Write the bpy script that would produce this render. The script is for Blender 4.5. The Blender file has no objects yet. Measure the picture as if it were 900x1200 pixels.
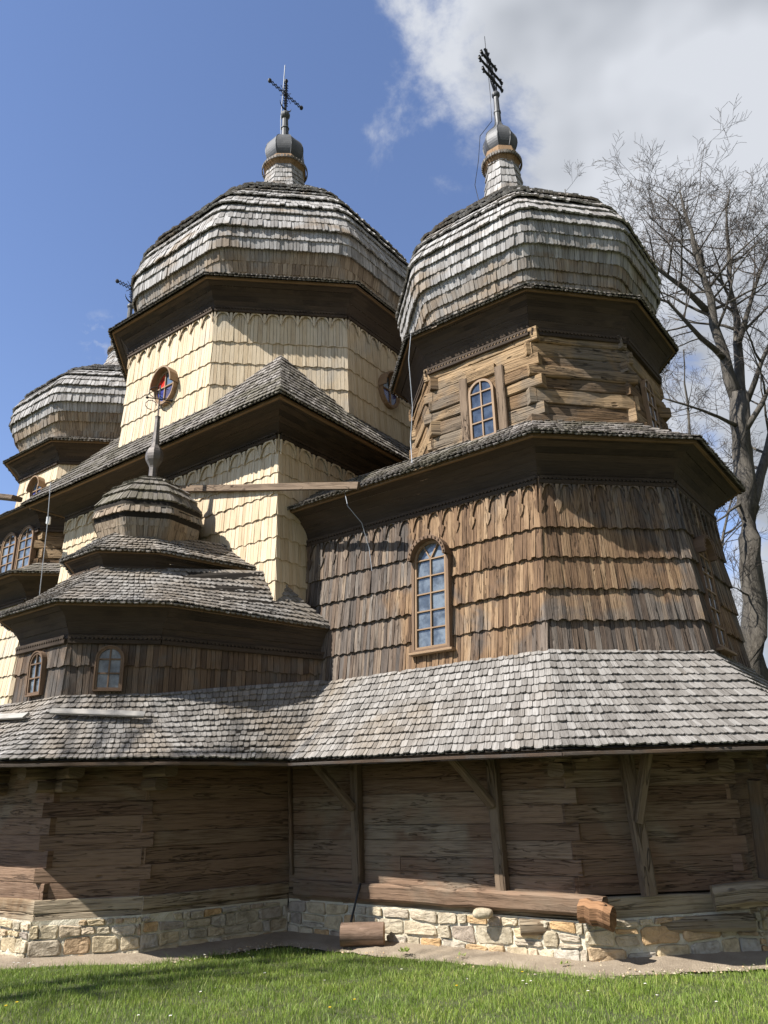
import bpy, math, random
import numpy as np
from mathutils import Vector, Matrix
random.seed(7); rng=np.random.default_rng(7)
scene=bpy.context.scene
PI=math.pi
# ------------------------------------------------------------------ camera
cd=bpy.data.cameras.new('camera'); cam=bpy.data.objects.new('camera',cd); scene.collection.objects.link(cam)
F_PX=905.1; TH=math.radians(20.6828); RO=math.radians(-1.536)
Fv=Vector((0,math.cos(TH),math.sin(TH))); R0=Vector((1,0,0)); U0=R0.cross(Fv)
Rv=R0*math.cos(RO)+U0*math.sin(RO); Uv=-R0*math.sin(RO)+U0*math.cos(RO)
cam.matrix_world=Matrix(((Rv.x,Uv.x,-Fv.x,0),(Rv.y,Uv.y,-Fv.y,0),(Rv.z,Uv.z,-Fv.z,1.6),(0,0,0,1)))
cd.sensor_fit='HORIZONTAL'; cd.sensor_width=36; cd.lens=36*F_PX/900; cd.clip_start=.05; cd.clip_end=3000
scene.camera=cam
# ------------------------------------------------------------------ light
SUN_AZ=math.radians(62); SUN_EL=math.radians(47)      # azimuth measured from -Y towards -X
sd=Vector((-math.sin(SUN_AZ)*math.cos(SUN_EL),-math.cos(SUN_AZ)*math.cos(SUN_EL),math.sin(SUN_EL)))
sl=bpy.data.lights.new('sun','SUN'); sl.energy=5.0; sl.angle=math.radians(.5); sl.color=(1,.965,.91)
so=bpy.data.objects.new('sun',sl); scene.collection.objects.link(so)
so.rotation_euler=sd.to_track_quat('Z','Y').to_euler(); so.location=(0,0,40)
w=bpy.data.worlds.new('World'); scene.world=w; w.use_nodes=True
nt=w.node_tree; N=nt.nodes; Lk=nt.links; N.clear()
def wn(t,**k):
    n=N.new(t)
    for a,b in k.items(): setattr(n,a,b)
    return n
def wm(op,a,b=None,c=None,clamp=False):
    n=N.new('ShaderNodeMath'); n.operation=op; n.use_clamp=clamp
    for i,v in enumerate((a,b,c)):
        if v is None: continue
        if isinstance(v,(int,float)): n.inputs[i].default_value=v
        else: Lk.new(v,n.inputs[i])
    return n.outputs[0]
sky=wn('ShaderNodeTexSky',sky_type='NISHITA',sun_disc=False,sun_elevation=SUN_EL,sun_rotation=math.atan2(sd.x,sd.y),air_density=1.0,dust_density=.0,ozone_density=3.0,altitude=300)
tc=wn('ShaderNodeTexCoord')
def wdot(v):
    n=wn('ShaderNodeVectorMath',operation='DOT_PRODUCT'); Lk.new(tc.outputs['Generated'],n.inputs[0]); n.inputs[1].default_value=v; return n.outputs['Value']
def wnoise(scale,detail,rough,dist=0,off=(0,0,0)):
    m=wn('ShaderNodeMapping'); Lk.new(tc.outputs['Generated'],m.inputs[0]); m.inputs['Location'].default_value=off; m.inputs['Scale'].default_value=(1,1,1.3)
    n=wn('ShaderNodeTexNoise'); n.inputs['Scale'].default_value=scale; n.inputs['Detail'].default_value=detail; n.inputs['Roughness'].default_value=rough; n.inputs['Distortion'].default_value=dist
    Lk.new(m.outputs[0],n.inputs[0]); return n.outputs['Fac']
def pdir(x,y):
    v=Fv+Rv*((x-450)/F_PX)-Uv*((y-600)/F_PX); return v.normalized()
# the big cloud bank lies east (right of the church); its western edge runs up through the altar cross
pA,pB=pdir(522,215),pdir(452,-10)
edge=pA.cross(pB).normalized()
if edge.dot(pdir(800,100))<0: edge=-edge
bank=wm('MULTIPLY',wdot(edge),4.2)
low=pdir(800,560); 
lowd=wdot(low)                                        # clearer patch low on the right
clear=wm('MULTIPLY',wm('SUBTRACT',lowd,.955,clamp=True),11.0)
n1=wnoise(5.5,9,.60,.25,(3.1,.4,1.7)); n2=wnoise(2.6,4,.55,0,(5,2,9))
m0=wm('ADD',bank,wm('MULTIPLY',wm('SUBTRACT',n1,.5),2.3))
m0=wm('SUBTRACT',m0,clear)
mask=wm('MULTIPLY',wm('ADD',m0,.02),2.1,clamp=True)
ss=wn('ShaderNodeMapRange',interpolation_type='SMOOTHSTEP'); Lk.new(mask,ss.inputs['Value']); mask=ss.outputs[0]
# small wisp low on the left
wd=wdot(pdir(122,395)); wisp=wm('MULTIPLY',wm('MULTIPLY',wm('SUBTRACT',wd,.99945,clamp=True),1500,clamp=True),wm('MULTIPLY',wm('SUBTRACT',wnoise(30,6,.6,0,(1,1,4)),.50,clamp=True),3.5,clamp=True))
mask=wm('MAXIMUM',mask,wisp)
cr=wn('ShaderNodeValToRGB'); Lk.new(n2,cr.inputs[0])
shade=wm('ADD',wm('MULTIPLY',wm('SUBTRACT',n2,.5),3.4),wm('SUBTRACT',1.03,wm('MULTIPLY',wdot(edge),1.6)),clamp=True)
cr=wn('ShaderNodeValToRGB'); Lk.new(shade,cr.inputs[0])
cr.color_ramp.elements[0].position=.15; cr.color_ramp.elements[0].color=(1.35,1.5,1.75,1)
cr.color_ramp.elements[1].position=.95; cr.color_ramp.elements[1].color=(3.5,3.65,3.95,1)
tint=wn('ShaderNodeMix',data_type='RGBA',blend_type='MULTIPLY'); tint.inputs[0].default_value=1; Lk.new(sky.outputs[0],tint.inputs[6]); tint.inputs[7].default_value=(1.04,.95,1.0,1)
mx=wn('ShaderNodeMix',data_type='RGBA'); Lk.new(mask,mx.inputs[0]); Lk.new(tint.outputs[2],mx.inputs[6]); Lk.new(cr.outputs[0],mx.inputs[7])
bg=wn('ShaderNodeBackground'); bg.inputs[1].default_value=.105; Lk.new(mx.outputs[2],bg.inputs[0])
wo=wn('ShaderNodeOutputWorld'); Lk.new(bg.outputs[0],wo.inputs[0])
vs=scene.view_settings; vs.view_transform='Standard'; vs.look='None'; vs.gamma=1; vs.use_curve_mapping=False; vs.exposure=0.95
# ------------------------------------------------------------------ church frame: e = east normal, s = south normal (plan)
YAW=math.radians(-45+8.519)
S2=Vector((math.sin(YAW),-math.cos(YAW))); E2=Vector((-S2.y,S2.x))
CA=Vector((2.61,11.71))
def P(a,b,z): v=CA+E2*a+S2*b; return Vector((v.x,v.y,z))
# ------------------------------------------------------------------ materials
def mat(name):
    m=bpy.data.materials.new(name); m.use_nodes=True; n=m.node_tree; n.nodes.clear()
    return m,n
class G:
    def __init__(s,name): s.m,s.t=mat(name); s.n=s.t.nodes; s.l=s.t.links
    def node(s,t,**k):
        n=s.n.new(t)
        for a,b in k.items(): setattr(n,a,b)
        return n
    def set(s,sock,v):
        if isinstance(v,(int,float)): sock.default_value=v
        elif isinstance(v,(tuple,list)): sock.default_value=v if len(v)==len(sock.default_value) else (*v,1)
        else: s.l.new(v,sock)
    def math(s,op,a,b=None,c=None,clamp=False):
        n=s.node('ShaderNodeMath',operation=op,use_clamp=clamp)
        for i,v in enumerate((a,b,c)):
            if v is not None: s.set(n.inputs[i],v)
        return n.outputs[0]
    def mix(s,f,a,b,bt='MIX'):
        n=s.node('ShaderNodeMix',data_type='RGBA',blend_type=bt); s.set(n.inputs[0],f); s.set(n.inputs[6],a); s.set(n.inputs[7],b); return n.outputs[2]
    def coord(s,kind='UV',scale=(1,1,1),rot=(0,0,0)):
        t=s.node('ShaderNodeTexCoord'); m=s.node('ShaderNodeMapping'); s.l.new(t.outputs[kind],m.inputs[0]); m.inputs['Scale'].default_value=scale; m.inputs['Rotation'].default_value=rot; return m.outputs[0]
    def noise(s,vec,scale,detail=4,rough=.55,dist=0):
        n=s.node('ShaderNodeTexNoise'); s.l.new(vec,n.inputs[0]); n.inputs['Scale'].default_value=scale; n.inputs['Detail'].default_value=detail; n.inputs['Roughness'].default_value=rough; n.inputs['Distortion'].default_value=dist; return n.outputs['Fac']
    def ramp(s,f,*stops):
        n=s.node('ShaderNodeValToRGB'); s.set(n.inputs[0],f); r=n.color_ramp
        while len(r.elements)<len(stops): r.elements.new(.5)
        for e,(p,c) in zip(r.elements,stops): e.position=p; e.color=(*c,1) if len(c)==3 else c
        return n.outputs[0]
    def rnd(s): return s.node('ShaderNodeNewGeometry').outputs['Random Per Island']
    def sstep(s,v,a,b):
        n=s.node('ShaderNodeMapRange',interpolation_type='SMOOTHSTEP'); s.set(n.inputs['Value'],v); n.inputs['From Min'].default_value=a; n.inputs['From Max'].default_value=b; return n.outputs[0]
    def out(s,col,rough=.85,bump=None,bd=.01,spec=.25,**k):
        b=s.node('ShaderNodeBsdfPrincipled'); s.set(b.inputs['Base Color'],col); s.set(b.inputs['Roughness'],rough); b.inputs['Specular IOR Level'].default_value=spec
        for a,v in k.items(): s.set(b.inputs[a],v)
        if bump is not None:
            u=s.node('ShaderNodeBump'); u.inputs['Strength'].default_value=1; u.inputs['Distance'].default_value=bd; s.l.new(bump,u.inputs['Height']); s.l.new(u.outputs[0],b.inputs['Normal'])
        o=s.node('ShaderNodeOutputMaterial'); s.l.new(b.outputs[0],o.inputs[0]); return s.m
# wood: uv.x across grain (m), uv.y along grain (m)
def wood(name,cols,patch=None,pscale=.9,plo=.42,phi=.6,gs=1.0,isl=.6,bd=.006,rough=.85,dark=.55,grain=.8,spec=.25,pvec=(1,1,1),grad=None,crack=0):
    g=G(name); uv=g.coord('UV',(70*gs,3*gs,1)); uv2=g.coord('UV',(160*gs,5*gs,1)); ob=g.coord('Object',pvec)
    fine=g.noise(uv,1,5,.65,.3); fine2=g.noise(uv2,1,2,.5)
    r=g.rnd()
    v=g.math('ADD',g.math('MULTIPLY',r,isl),g.math('MULTIPLY',fine,1-isl))
    n=len(cols); base=g.ramp(v,*[(.08+.84*i/(n-1),c) for i,c in enumerate(cols)])
    if patch:
        pn=g.noise(ob,pscale,5,.6,.6)
        if grad:
            rw=g.coord('Object')
            for vec,a_,b_,k_ in grad:
                dn=g.node('ShaderNodeVectorMath',operation='DOT_PRODUCT'); g.l.new(rw,dn.inputs[0]); dn.inputs[1].default_value=vec
                pn=g.math('ADD',pn,g.math('MULTIPLY',g.sstep(dn.outputs['Value'],a_,b_),k_))
        pf=g.sstep(pn,plo,phi)
        r2=g.math('FRACT',g.math('MULTIPLY',r,17.3))
        pf=g.math('MULTIPLY',pf,g.math('ADD',.55,g.math('MULTIPLY',r2,.45)))
        alt=g.ramp(v,*[(.1+.8*i/(len(patch)-1),c) for i,c in enumerate(patch)])
        base=g.mix(pf,base,alt)
    streak=g.sstep(fine,.30,.55)
    base=g.mix(g.math('MULTIPLY',g.math('SUBTRACT',1,streak),grain),base,g.mix(1,base,(dark,dark*.95,dark*.9),'MULTIPLY'))
    h=g.math('ADD',fine,g.math('MULTIPLY',fine2,.6))
    if crack:
        cn=g.noise(g.coord('UV',(16,.9,1)),1,3,.5,1.2); ck=g.math('SUBTRACT',1,g.sstep(g.math('ABSOLUTE',g.math('SUBTRACT',cn,.5)),.0,.022))
        cm=g.sstep(g.noise(g.coord('UV',(5,.8,1)),1,2,.5),.42,.58); ck=g.math('MULTIPLY',ck,cm)
        kv=g.node('ShaderNodeTexVoronoi'); g.l.new(g.coord('UV',(7,2.6,1)),kv.inputs[0]); kv.inputs['Scale'].default_value=1; kv.inputs['Randomness'].default_value=1
        kn=g.math('SUBTRACT',1,g.sstep(kv.outputs['Distance'],.04,.15)); ck=g.math('MAXIMUM',ck,g.math('MULTIPLY',kn,.75))
        base=g.mix(g.math('MULTIPLY',ck,crack),base,g.mix(1,base,(.22,.19,.17),'MULTIPLY')); h=g.math('SUBTRACT',h,g.math('MULTIPLY',ck,2.0))
    return g.out(base,rough,h,bd,spec)
M={}
M['gold']=wood('fresh_shingle_wood',[(.41,.305,.19),(.55,.435,.29),(.63,.52,.37),(.48,.37,.24)],patch=[(.37,.33,.27),(.48,.43,.355),(.44,.36,.26)],pscale=.5,plo=.48,phi=.66,isl=.55,dark=.72,grain=.7,bd=.004)
M['brown']=wood('brown_grey_shingle_wood',[(.075,.046,.028),(.16,.096,.054),(.26,.165,.092),(.41,.29,.175)],patch=[(.05,.042,.036),(.11,.094,.082),(.22,.19,.16)],pscale=.55,plo=.50,phi=.60,pvec=(1,1,.75),crack=.5,grad=[((.8,-.59,0),4.2,2.6,.16),((0,0,1),4.3,3.4,.10),((.8,-.59,0),6.2,7.2,.08)],isl=.5,dark=.42,grain=.9,bd=.008)  # patch turns greyer and darker towards both wall ends and the lower rows
M['roof']=wood('grey_weathered_roof_shingle',[(.11,.10,.088),(.185,.17,.153),(.26,.243,.222),(.34,.322,.30)],patch=[(.13,.105,.078),(.205,.172,.135),(.29,.25,.205)],pscale=.8,plo=.5,phi=.7,isl=.5,dark=.5,grain=.8,bd=.006,rough=.8,spec=.3,grad=[((.8,-.59,0),5.0,3.2,.10)])
M['roof_dark']=wood('dark_lichened_roof_shingle',[(.085,.073,.062),(.15,.132,.115),(.22,.198,.178),(.30,.275,.25)],patch=[(.09,.08,.05),(.15,.135,.1)],pscale=.9,isl=.6,dark=.55)
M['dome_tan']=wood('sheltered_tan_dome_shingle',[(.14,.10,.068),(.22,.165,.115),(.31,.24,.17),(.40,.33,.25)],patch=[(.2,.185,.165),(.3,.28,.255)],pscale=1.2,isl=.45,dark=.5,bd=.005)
M['dome']=wood('silver_dome_shingle',[(.15,.14,.13),(.25,.236,.222),(.37,.355,.34),(.52,.505,.49)],patch=[(.15,.11,.075),(.25,.195,.14),(.36,.30,.235)],pscale=.8,plo=.52,phi=.68,pvec=(1,1,2.2),isl=.45,dark=.5,bd=.005)
M['chapel']=wood('dark_brown_plank_shingle',[(.05,.034,.024),(.10,.065,.042),(.16,.105,.065),(.21,.145,.095)],patch=[(.075,.066,.058),(.14,.125,.11)],pscale=1.5,isl=.6,dark=.5,bd=.008)
M['soffit']=wood('tarred_cornice_plank',[(.022,.016,.012),(.055,.038,.026),(.095,.064,.042)],patch=[(.09,.062,.04),(.04,.031,.024)],pscale=1.4,isl=.5,dark=.6,bd=.006)
M['lip']=wood('fascia_wood',[(.12,.075,.038),(.24,.15,.08),(.16,.10,.055)],isl=.5,dark=.5)
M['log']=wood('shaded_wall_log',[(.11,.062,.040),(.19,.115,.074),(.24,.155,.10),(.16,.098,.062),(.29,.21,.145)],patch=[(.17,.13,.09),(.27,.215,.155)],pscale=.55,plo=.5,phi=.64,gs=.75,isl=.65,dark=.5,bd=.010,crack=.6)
M['log_warm']=wood('hewn_drum_log',[(.10,.062,.034),(.21,.13,.066),(.36,.245,.135),(.19,.135,.088)],patch=[(.13,.10,.072),(.21,.17,.125)],pscale=1.1,plo=.45,phi=.62,gs=.6,isl=.6,dark=.35,bd=.018,crack=.95)
M['sill']=wood('grey_sill_log',[(.20,.155,.105),(.31,.245,.165),(.39,.32,.225)],patch=[(.16,.095,.05),(.22,.14,.075)],pscale=.8,gs=.5,isl=.4,dark=.45,bd=.014,crack=.9)
M['post']=wood('grey_post_timber',[(.11,.075,.05),(.17,.12,.08),(.22,.16,.11)],isl=.5,gs=.5,dark=.5,bd=.010,crack=.7)
M['rot']=wood('orange_rotten_wood',[(.17,.085,.04),(.28,.15,.075),(.36,.21,.115)],isl=.1,gs=.5,dark=.45,bd=.02,crack=.9)
M['board']=wood('silver_loose_board',[(.27,.25,.22),(.36,.34,.31)],isl=.3,gs=.6,dark=.6)
M['frame']=wood('pinkish_brown_window_timber',[(.20,.125,.072),(.27,.175,.10),(.33,.225,.14)],isl=.4,dark=.6,bd=.003,rough=.6)
M['frame_dull']=wood('dull_window_casing',[(.12,.075,.048),(.17,.11,.07),(.21,.14,.092)],isl=.4,dark=.55,bd=.004)
M['under']=G('dark_underlay').out((.02,.016,.012),.95)
g=G('dark_zinc_sheet'); nz=g.noise(g.coord('Object'),3,5,.6); M['zinc']=g.out(g.ramp(nz,(.3,(.055,.056,.058)),(.7,(.10,.10,.10))),g.ramp(nz,(.3,(.5,.5,.5)),(.7,(.65,.65,.65))),nz,.01,.4,Metallic=.2)
g=G('rusty_onion_sheet'); nz=g.noise(g.coord('Object'),4,5,.6); M['rustmetal']=g.out(g.ramp(nz,(.3,(.10,.085,.075)),(.7,(.17,.15,.135))),.6,nz,.01,.4,Metallic=.35)
M['iron']=G('black_wrought_iron').out((.02,.02,.022),.6,None,.01,.4,Metallic=.3)
M['rod']=G('galvanised_rod').out((.32,.34,.37),.6,None,.01,.3)
M['white']=G('white_plastic_clip').out((.75,.75,.73),.5)
def glass(name,c,r=.06):
    g=G(name); nz=g.noise(g.coord('Object'),2.3,3,.5); n2_=g.noise(g.coord('Object'),5,4,.6); c=g.mix(g.sstep(n2_,.35,.65),tuple(v*.45 for v in c),tuple(min(1,v*1.5) for v in c)); return g.out(c,r,nz,.03,.9,**{'Coat Weight':.6,'Coat Roughness':.03})
M['glass']=glass('window_glass',(.035,.045,.06)); M['glass_pale']=glass('curtained_window_glass',(.10,.115,.125),.12)
M['red']=glass('red_glass',(.62,.03,.02),.2); M['blue']=glass('blue_glass',(.03,.035,.16),.15); M['slate']=glass('slate_blue_glass',(.07,.10,.13),.15); M['violet']=glass('violet_glass',(.09,.07,.12),.2)
g=G('foundation_stone'); r=g.rnd(); ob=g.coord('Object'); nz=g.noise(ob,9,6,.65); nb=g.noise(ob,38,4,.6)
c=g.ramp(r,(0,(.40,.35,.26)),(.2,(.52,.41,.25)),(.38,(.42,.38,.32)),(.55,(.56,.47,.32)),(.7,(.34,.29,.24)),(.85,(.50,.32,.15)),(1,(.54,.48,.38)))
c=g.mix(g.sstep(nz,.4,.7),c,g.mix(1,c,(.6,.58,.55),'MULTIPLY')); M['stone']=g.out(c,.9,g.math('ADD',nz,g.math('MULTIPLY',nb,.3)),.03)
g=G('lime_mortar'); ob=g.coord('Object'); nz=g.noise(ob,7,6,.7); nb=g.noise(ob,60,3,.6); M['mortar']=g.out(g.ramp(nz,(.3,(.46,.41,.30)),(.7,(.62,.57,.45))),.95,g.math('ADD',nz,g.math('MULTIPLY',nb,.4)),.03)
g=G('bare_dirt'); ob=g.coord('Object'); nz=g.noise(ob,2.2,8,.7); nb=g.noise(ob,70,4,.65)
M['dirt']=g.out(g.ramp(g.math('ADD',g.math('MULTIPLY',nz,.6),g.math('MULTIPLY',nb,.4)),(.3,(.20,.155,.11)),(.55,(.34,.275,.20)),(.75,(.44,.37,.28))),.95,g.math('ADD',nz,nb),.02)
g=G('turf_soil'); ob=g.coord('Object'); nz=g.noise(ob,3,6,.6); M['soil']=g.out(g.ramp(nz,(.3,(.05,.058,.026)),(.7,(.085,.09,.042))),.95,nz,.02)
g=G('grass_blade'); r=g.rnd(); ob=g.coord('Object'); nz=g.noise(ob,1.1,4,.6)
c=g.ramp(r,(0,(.11,.17,.025)),(.4,(.18,.27,.04)),(.8,(.25,.35,.065)),(1,(.40,.40,.16))); c=g.mix(g.sstep(nz,.35,.7),c,g.mix(1,c,(1.25,1.15,1.1),'MULTIPLY'))
b=g.node('ShaderNodeBsdfPrincipled'); g.set(b.inputs['Base Color'],c); b.inputs['Roughness'].default_value=.55; b.inputs['Specular IOR Level'].default_value=.3
tr=g.node('ShaderNodeBsdfTranslucent'); g.set(tr.inputs[0],c); ms=g.node('ShaderNodeMixShader'); ms.inputs[0].default_value=.35
g.l.new(b.outputs[0],ms.inputs[1]); g.l.new(tr.outputs[0],ms.inputs[2]); o=g.node('ShaderNodeOutputMaterial'); g.l.new(ms.outputs[0],o.inputs[0]); M['grass']=g.m
g=G('tree_bark'); ob=g.coord('Object',(6,6,1.2)); nz=g.noise(ob,2,7,.7,.5); M['bark']=g.out(g.ramp(nz,(.3,(.05,.043,.035)),(.55,(.10,.088,.072)),(.75,(.16,.14,.115))),.9,nz,.06)
M['twig']=G('twig_bark').out((.075,.062,.052),.9)
g=G('cut_log_bark'); uv=g.coord('UV',(14,3,1)); nz=g.noise(uv,1,7,.7,.5); M['cutbark']=g.out(g.ramp(nz,(.3,(.11,.07,.045)),(.6,(.23,.155,.11)),(.75,(.32,.24,.18))),.9,nz,.03)
g=G('cut_log_end'); ob=g.coord('Object'); nz=g.noise(ob,12,5,.6); M['cutend']=g.out(g.ramp(nz,(.3,(.22,.12,.06)),(.7,(.40,.25,.13))),.9,nz,.02)
M['petal']=G('white_petal').out((.8,.8,.78),.6); M['yellow']=G('yellow_petal').out((.75,.52,.03),.6); M['stem']=G('green_stem').out((.09,.16,.03),.7)
# ------------------------------------------------------------------ mesh builder
class MB:
    def __init__(s): s.v=[]; s.f=[]; s.uv=[]; s.mi=[]; s.cur=0
    def face(s,pts,uvs=None):
        i=len(s.v); s.v.extend(pts); s.f.append(tuple(range(i,i+len(pts)))); s.uv.extend(uvs or [(0,0)]*len(pts)); s.mi.append(s.cur)
    def poly(s,verts,faces,uvs):     # shared verts, uv per vert
        i=len(s.v); s.v.extend(verts)
        for f in faces:
            s.f.append(tuple(i+k for k in f)); s.uv.extend(uvs[k] for k in f); s.mi.append(s.cur)
    def box(s,c,ax,ay,az,hx,hy,hz,grain=0,taper=1.0):
        # oriented box; grain axis index for uv.y
        vs=[];us=[];o=random.random()*50
        for k in range(8):
            x=(1 if k&1 else -1)*hx; y=(1 if k&2 else -1)*hy; z=(1 if k&4 else -1)*hz
            vs.append(c+ax*x+ay*y+az*z); q=[x,y,z]; gq=q[grain]; r=[q[i] for i in range(3) if i!=grain]; us.append((r[0]+r[1]+o,gq+o*1.7))
        s.poly(vs,[(0,4,6,2),(1,3,7,5),(0,1,5,4),(2,6,7,3),(0,2,3,1),(4,5,7,6)],us)
    def beam(s,a,b,w,h,up=Vector((0,0,1)),grainmul=1,wob=0,seg=1,cham=.15):
        # chamfered timber from a to b
        d=(b-a); L=d.length; d=d.normalized(); x=d.cross(up)
        if x.length<.01: x=d.cross(Vector((0,1,0)))
        x.normalize(); y=x.cross(d)
        pr=[]; c=cham*min(w,h)
        for sx,sy in ((1,1),(-1,1),(-1,-1),(1,-1)):
            if (sx*sy)>0: pr+=[(sx*(w/2),sy*(h/2-c)),(sx*(w/2-c),sy*h/2)]
            else: pr+=[(sx*(w/2-c),sy*h/2),(sx*(w/2),sy*(h/2-c))]
        n=len(pr); vs=[];us=[];o=random.random()*40
        for i in range(seg+1):
            t=i/seg; dx=random.uniform(-wob,wob); dy=random.uniform(-wob,wob)
            for k,(px,py) in enumerate(pr):
                vs.append(a+d*(L*t)+x*(px+dx)+y*(py+dy)); us.append((o+k*.04+ (0 if k<4 else .3),o+L*t))
        fs=[]
        for i in range(seg):
            for k in range(n): k2=(k+1)%n; fs.append((i*n+k,i*n+k2,(i+1)*n+k2,(i+1)*n+k))
        fs.append(tuple(range(n-1,-1,-1))); fs.append(tuple(seg*n+k for k in range(n)))
        s.poly(vs,fs,us)
    def tube(s,pts,rad,n=6):
        vs=[];us=[]
        for i,p in enumerate(pts):
            d=(pts[min(i+1,len(pts)-1)]-pts[max(i-1,0)]).normalized(); x=d.cross(Vector((0.13,.05,1)));
            if x.length<.05: x=d.cross(Vector((1,0,0)))
            x.normalize(); y=d.cross(x); r=rad[i] if isinstance(rad,(list,tuple)) else rad
            for k in range(n):
                a=2*PI*k/n; vs.append(p+x*(r*math.cos(a))+y*(r*math.sin(a))); us.append((k*.05,i*.2))
        fs=[(i*n+k,i*n+(k+1)%n,(i+1)*n+(k+1)%n,(i+1)*n+k) for i in range(len(pts)-1) for k in range(n)]
        fs.append(tuple(range(n-1,-1,-1))); fs.append(tuple((len(pts)-1)*n+k for k in range(n)))
        s.poly(vs,fs,us)
    def lathe(s,c,prof,n=8,rot=0,axis=Vector((0,0,1))):
        # c(z) function or Vector; prof [(r,z)]
        vs=[];us=[]
        for r,z in prof:
            cc=c(z) if callable(c) else c
            for k in range(n):
                a=rot+2*PI*k/n; vs.append(Vector((cc.x+r*math.cos(a),cc.y+r*math.sin(a),z))); us.append((k*.1,z))
        fs=[(i*n+k,i*n+(k+1)%n,(i+1)*n+(k+1)%n,(i+1)*n+k) for i in range(len(prof)-1) for k in range(n)]
        fs.append(tuple(range(n-1,-1,-1))); fs.append(tuple((len(prof)-1)*n+k for k in range(n)))
        s.poly(vs,fs,us)
    def build(s,name,mats,parent=None,label=None,cat=None,group=None,kind=None,smooth=False):
        if not isinstance(mats,(list,tuple)): mats=[mats]
        org=ORG.get(root_of(parent).name,Vector((0,0,0))) if parent else Vector((0,0,0))
        me=bpy.data.meshes.new(name)
        me.from_pydata([tuple(v-org) for v in s.v],[],s.f)
        u=me.uv_layers.new(name='uv'); u.data.foreach_set('uv',np.array(s.uv,dtype=np.float32).ravel())
        for m in mats: me.materials.append(m)
        if len(mats)>1: me.polygons.foreach_set('material_index',s.mi)
        if smooth: me.polygons.foreach_set('use_smooth',[True]*len(me.polygons))
        me.update()
        o=bpy.data.objects.new(name,me); scene.collection.objects.link(o)
        if parent: o.parent=parent
        tag(o,label,cat,group,kind); return o
ORG={}
def root_of(o):
    while o.parent: o=o.parent
    return o
def tag(o,label=None,cat=None,group=None,kind=None):
    for k,v in (('label',label),('category',cat),('group',group),('kind',kind)):
        if v: o[k]=v
def thing(name,loc,label,cat,group=None):
    o=bpy.data.objects.new(name,None); scene.collection.objects.link(o); o.location=loc; ORG[o.name]=Vector(loc); tag(o,label,cat,group); return o
def lerp(a,b,t): return a+(b-a)*t
class Line:
    def __init__(s,pts):
        s.p=pts; s.d=[0]
        for a,b in zip(pts,pts[1:]): s.d.append(s.d[-1]+(b-a).length)
        s.L=s.d[-1]
    def at(s,t):
        t=max(0,min(1,t))*s.L
        for i in range(len(s.p)-1):
            if t<=s.d[i+1] or i==len(s.p)-2:
                return lerp(s.p[i],s.p[i+1],(t-s.d[i])/max(1e-9,s.d[i+1]-s.d[i]))
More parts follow.
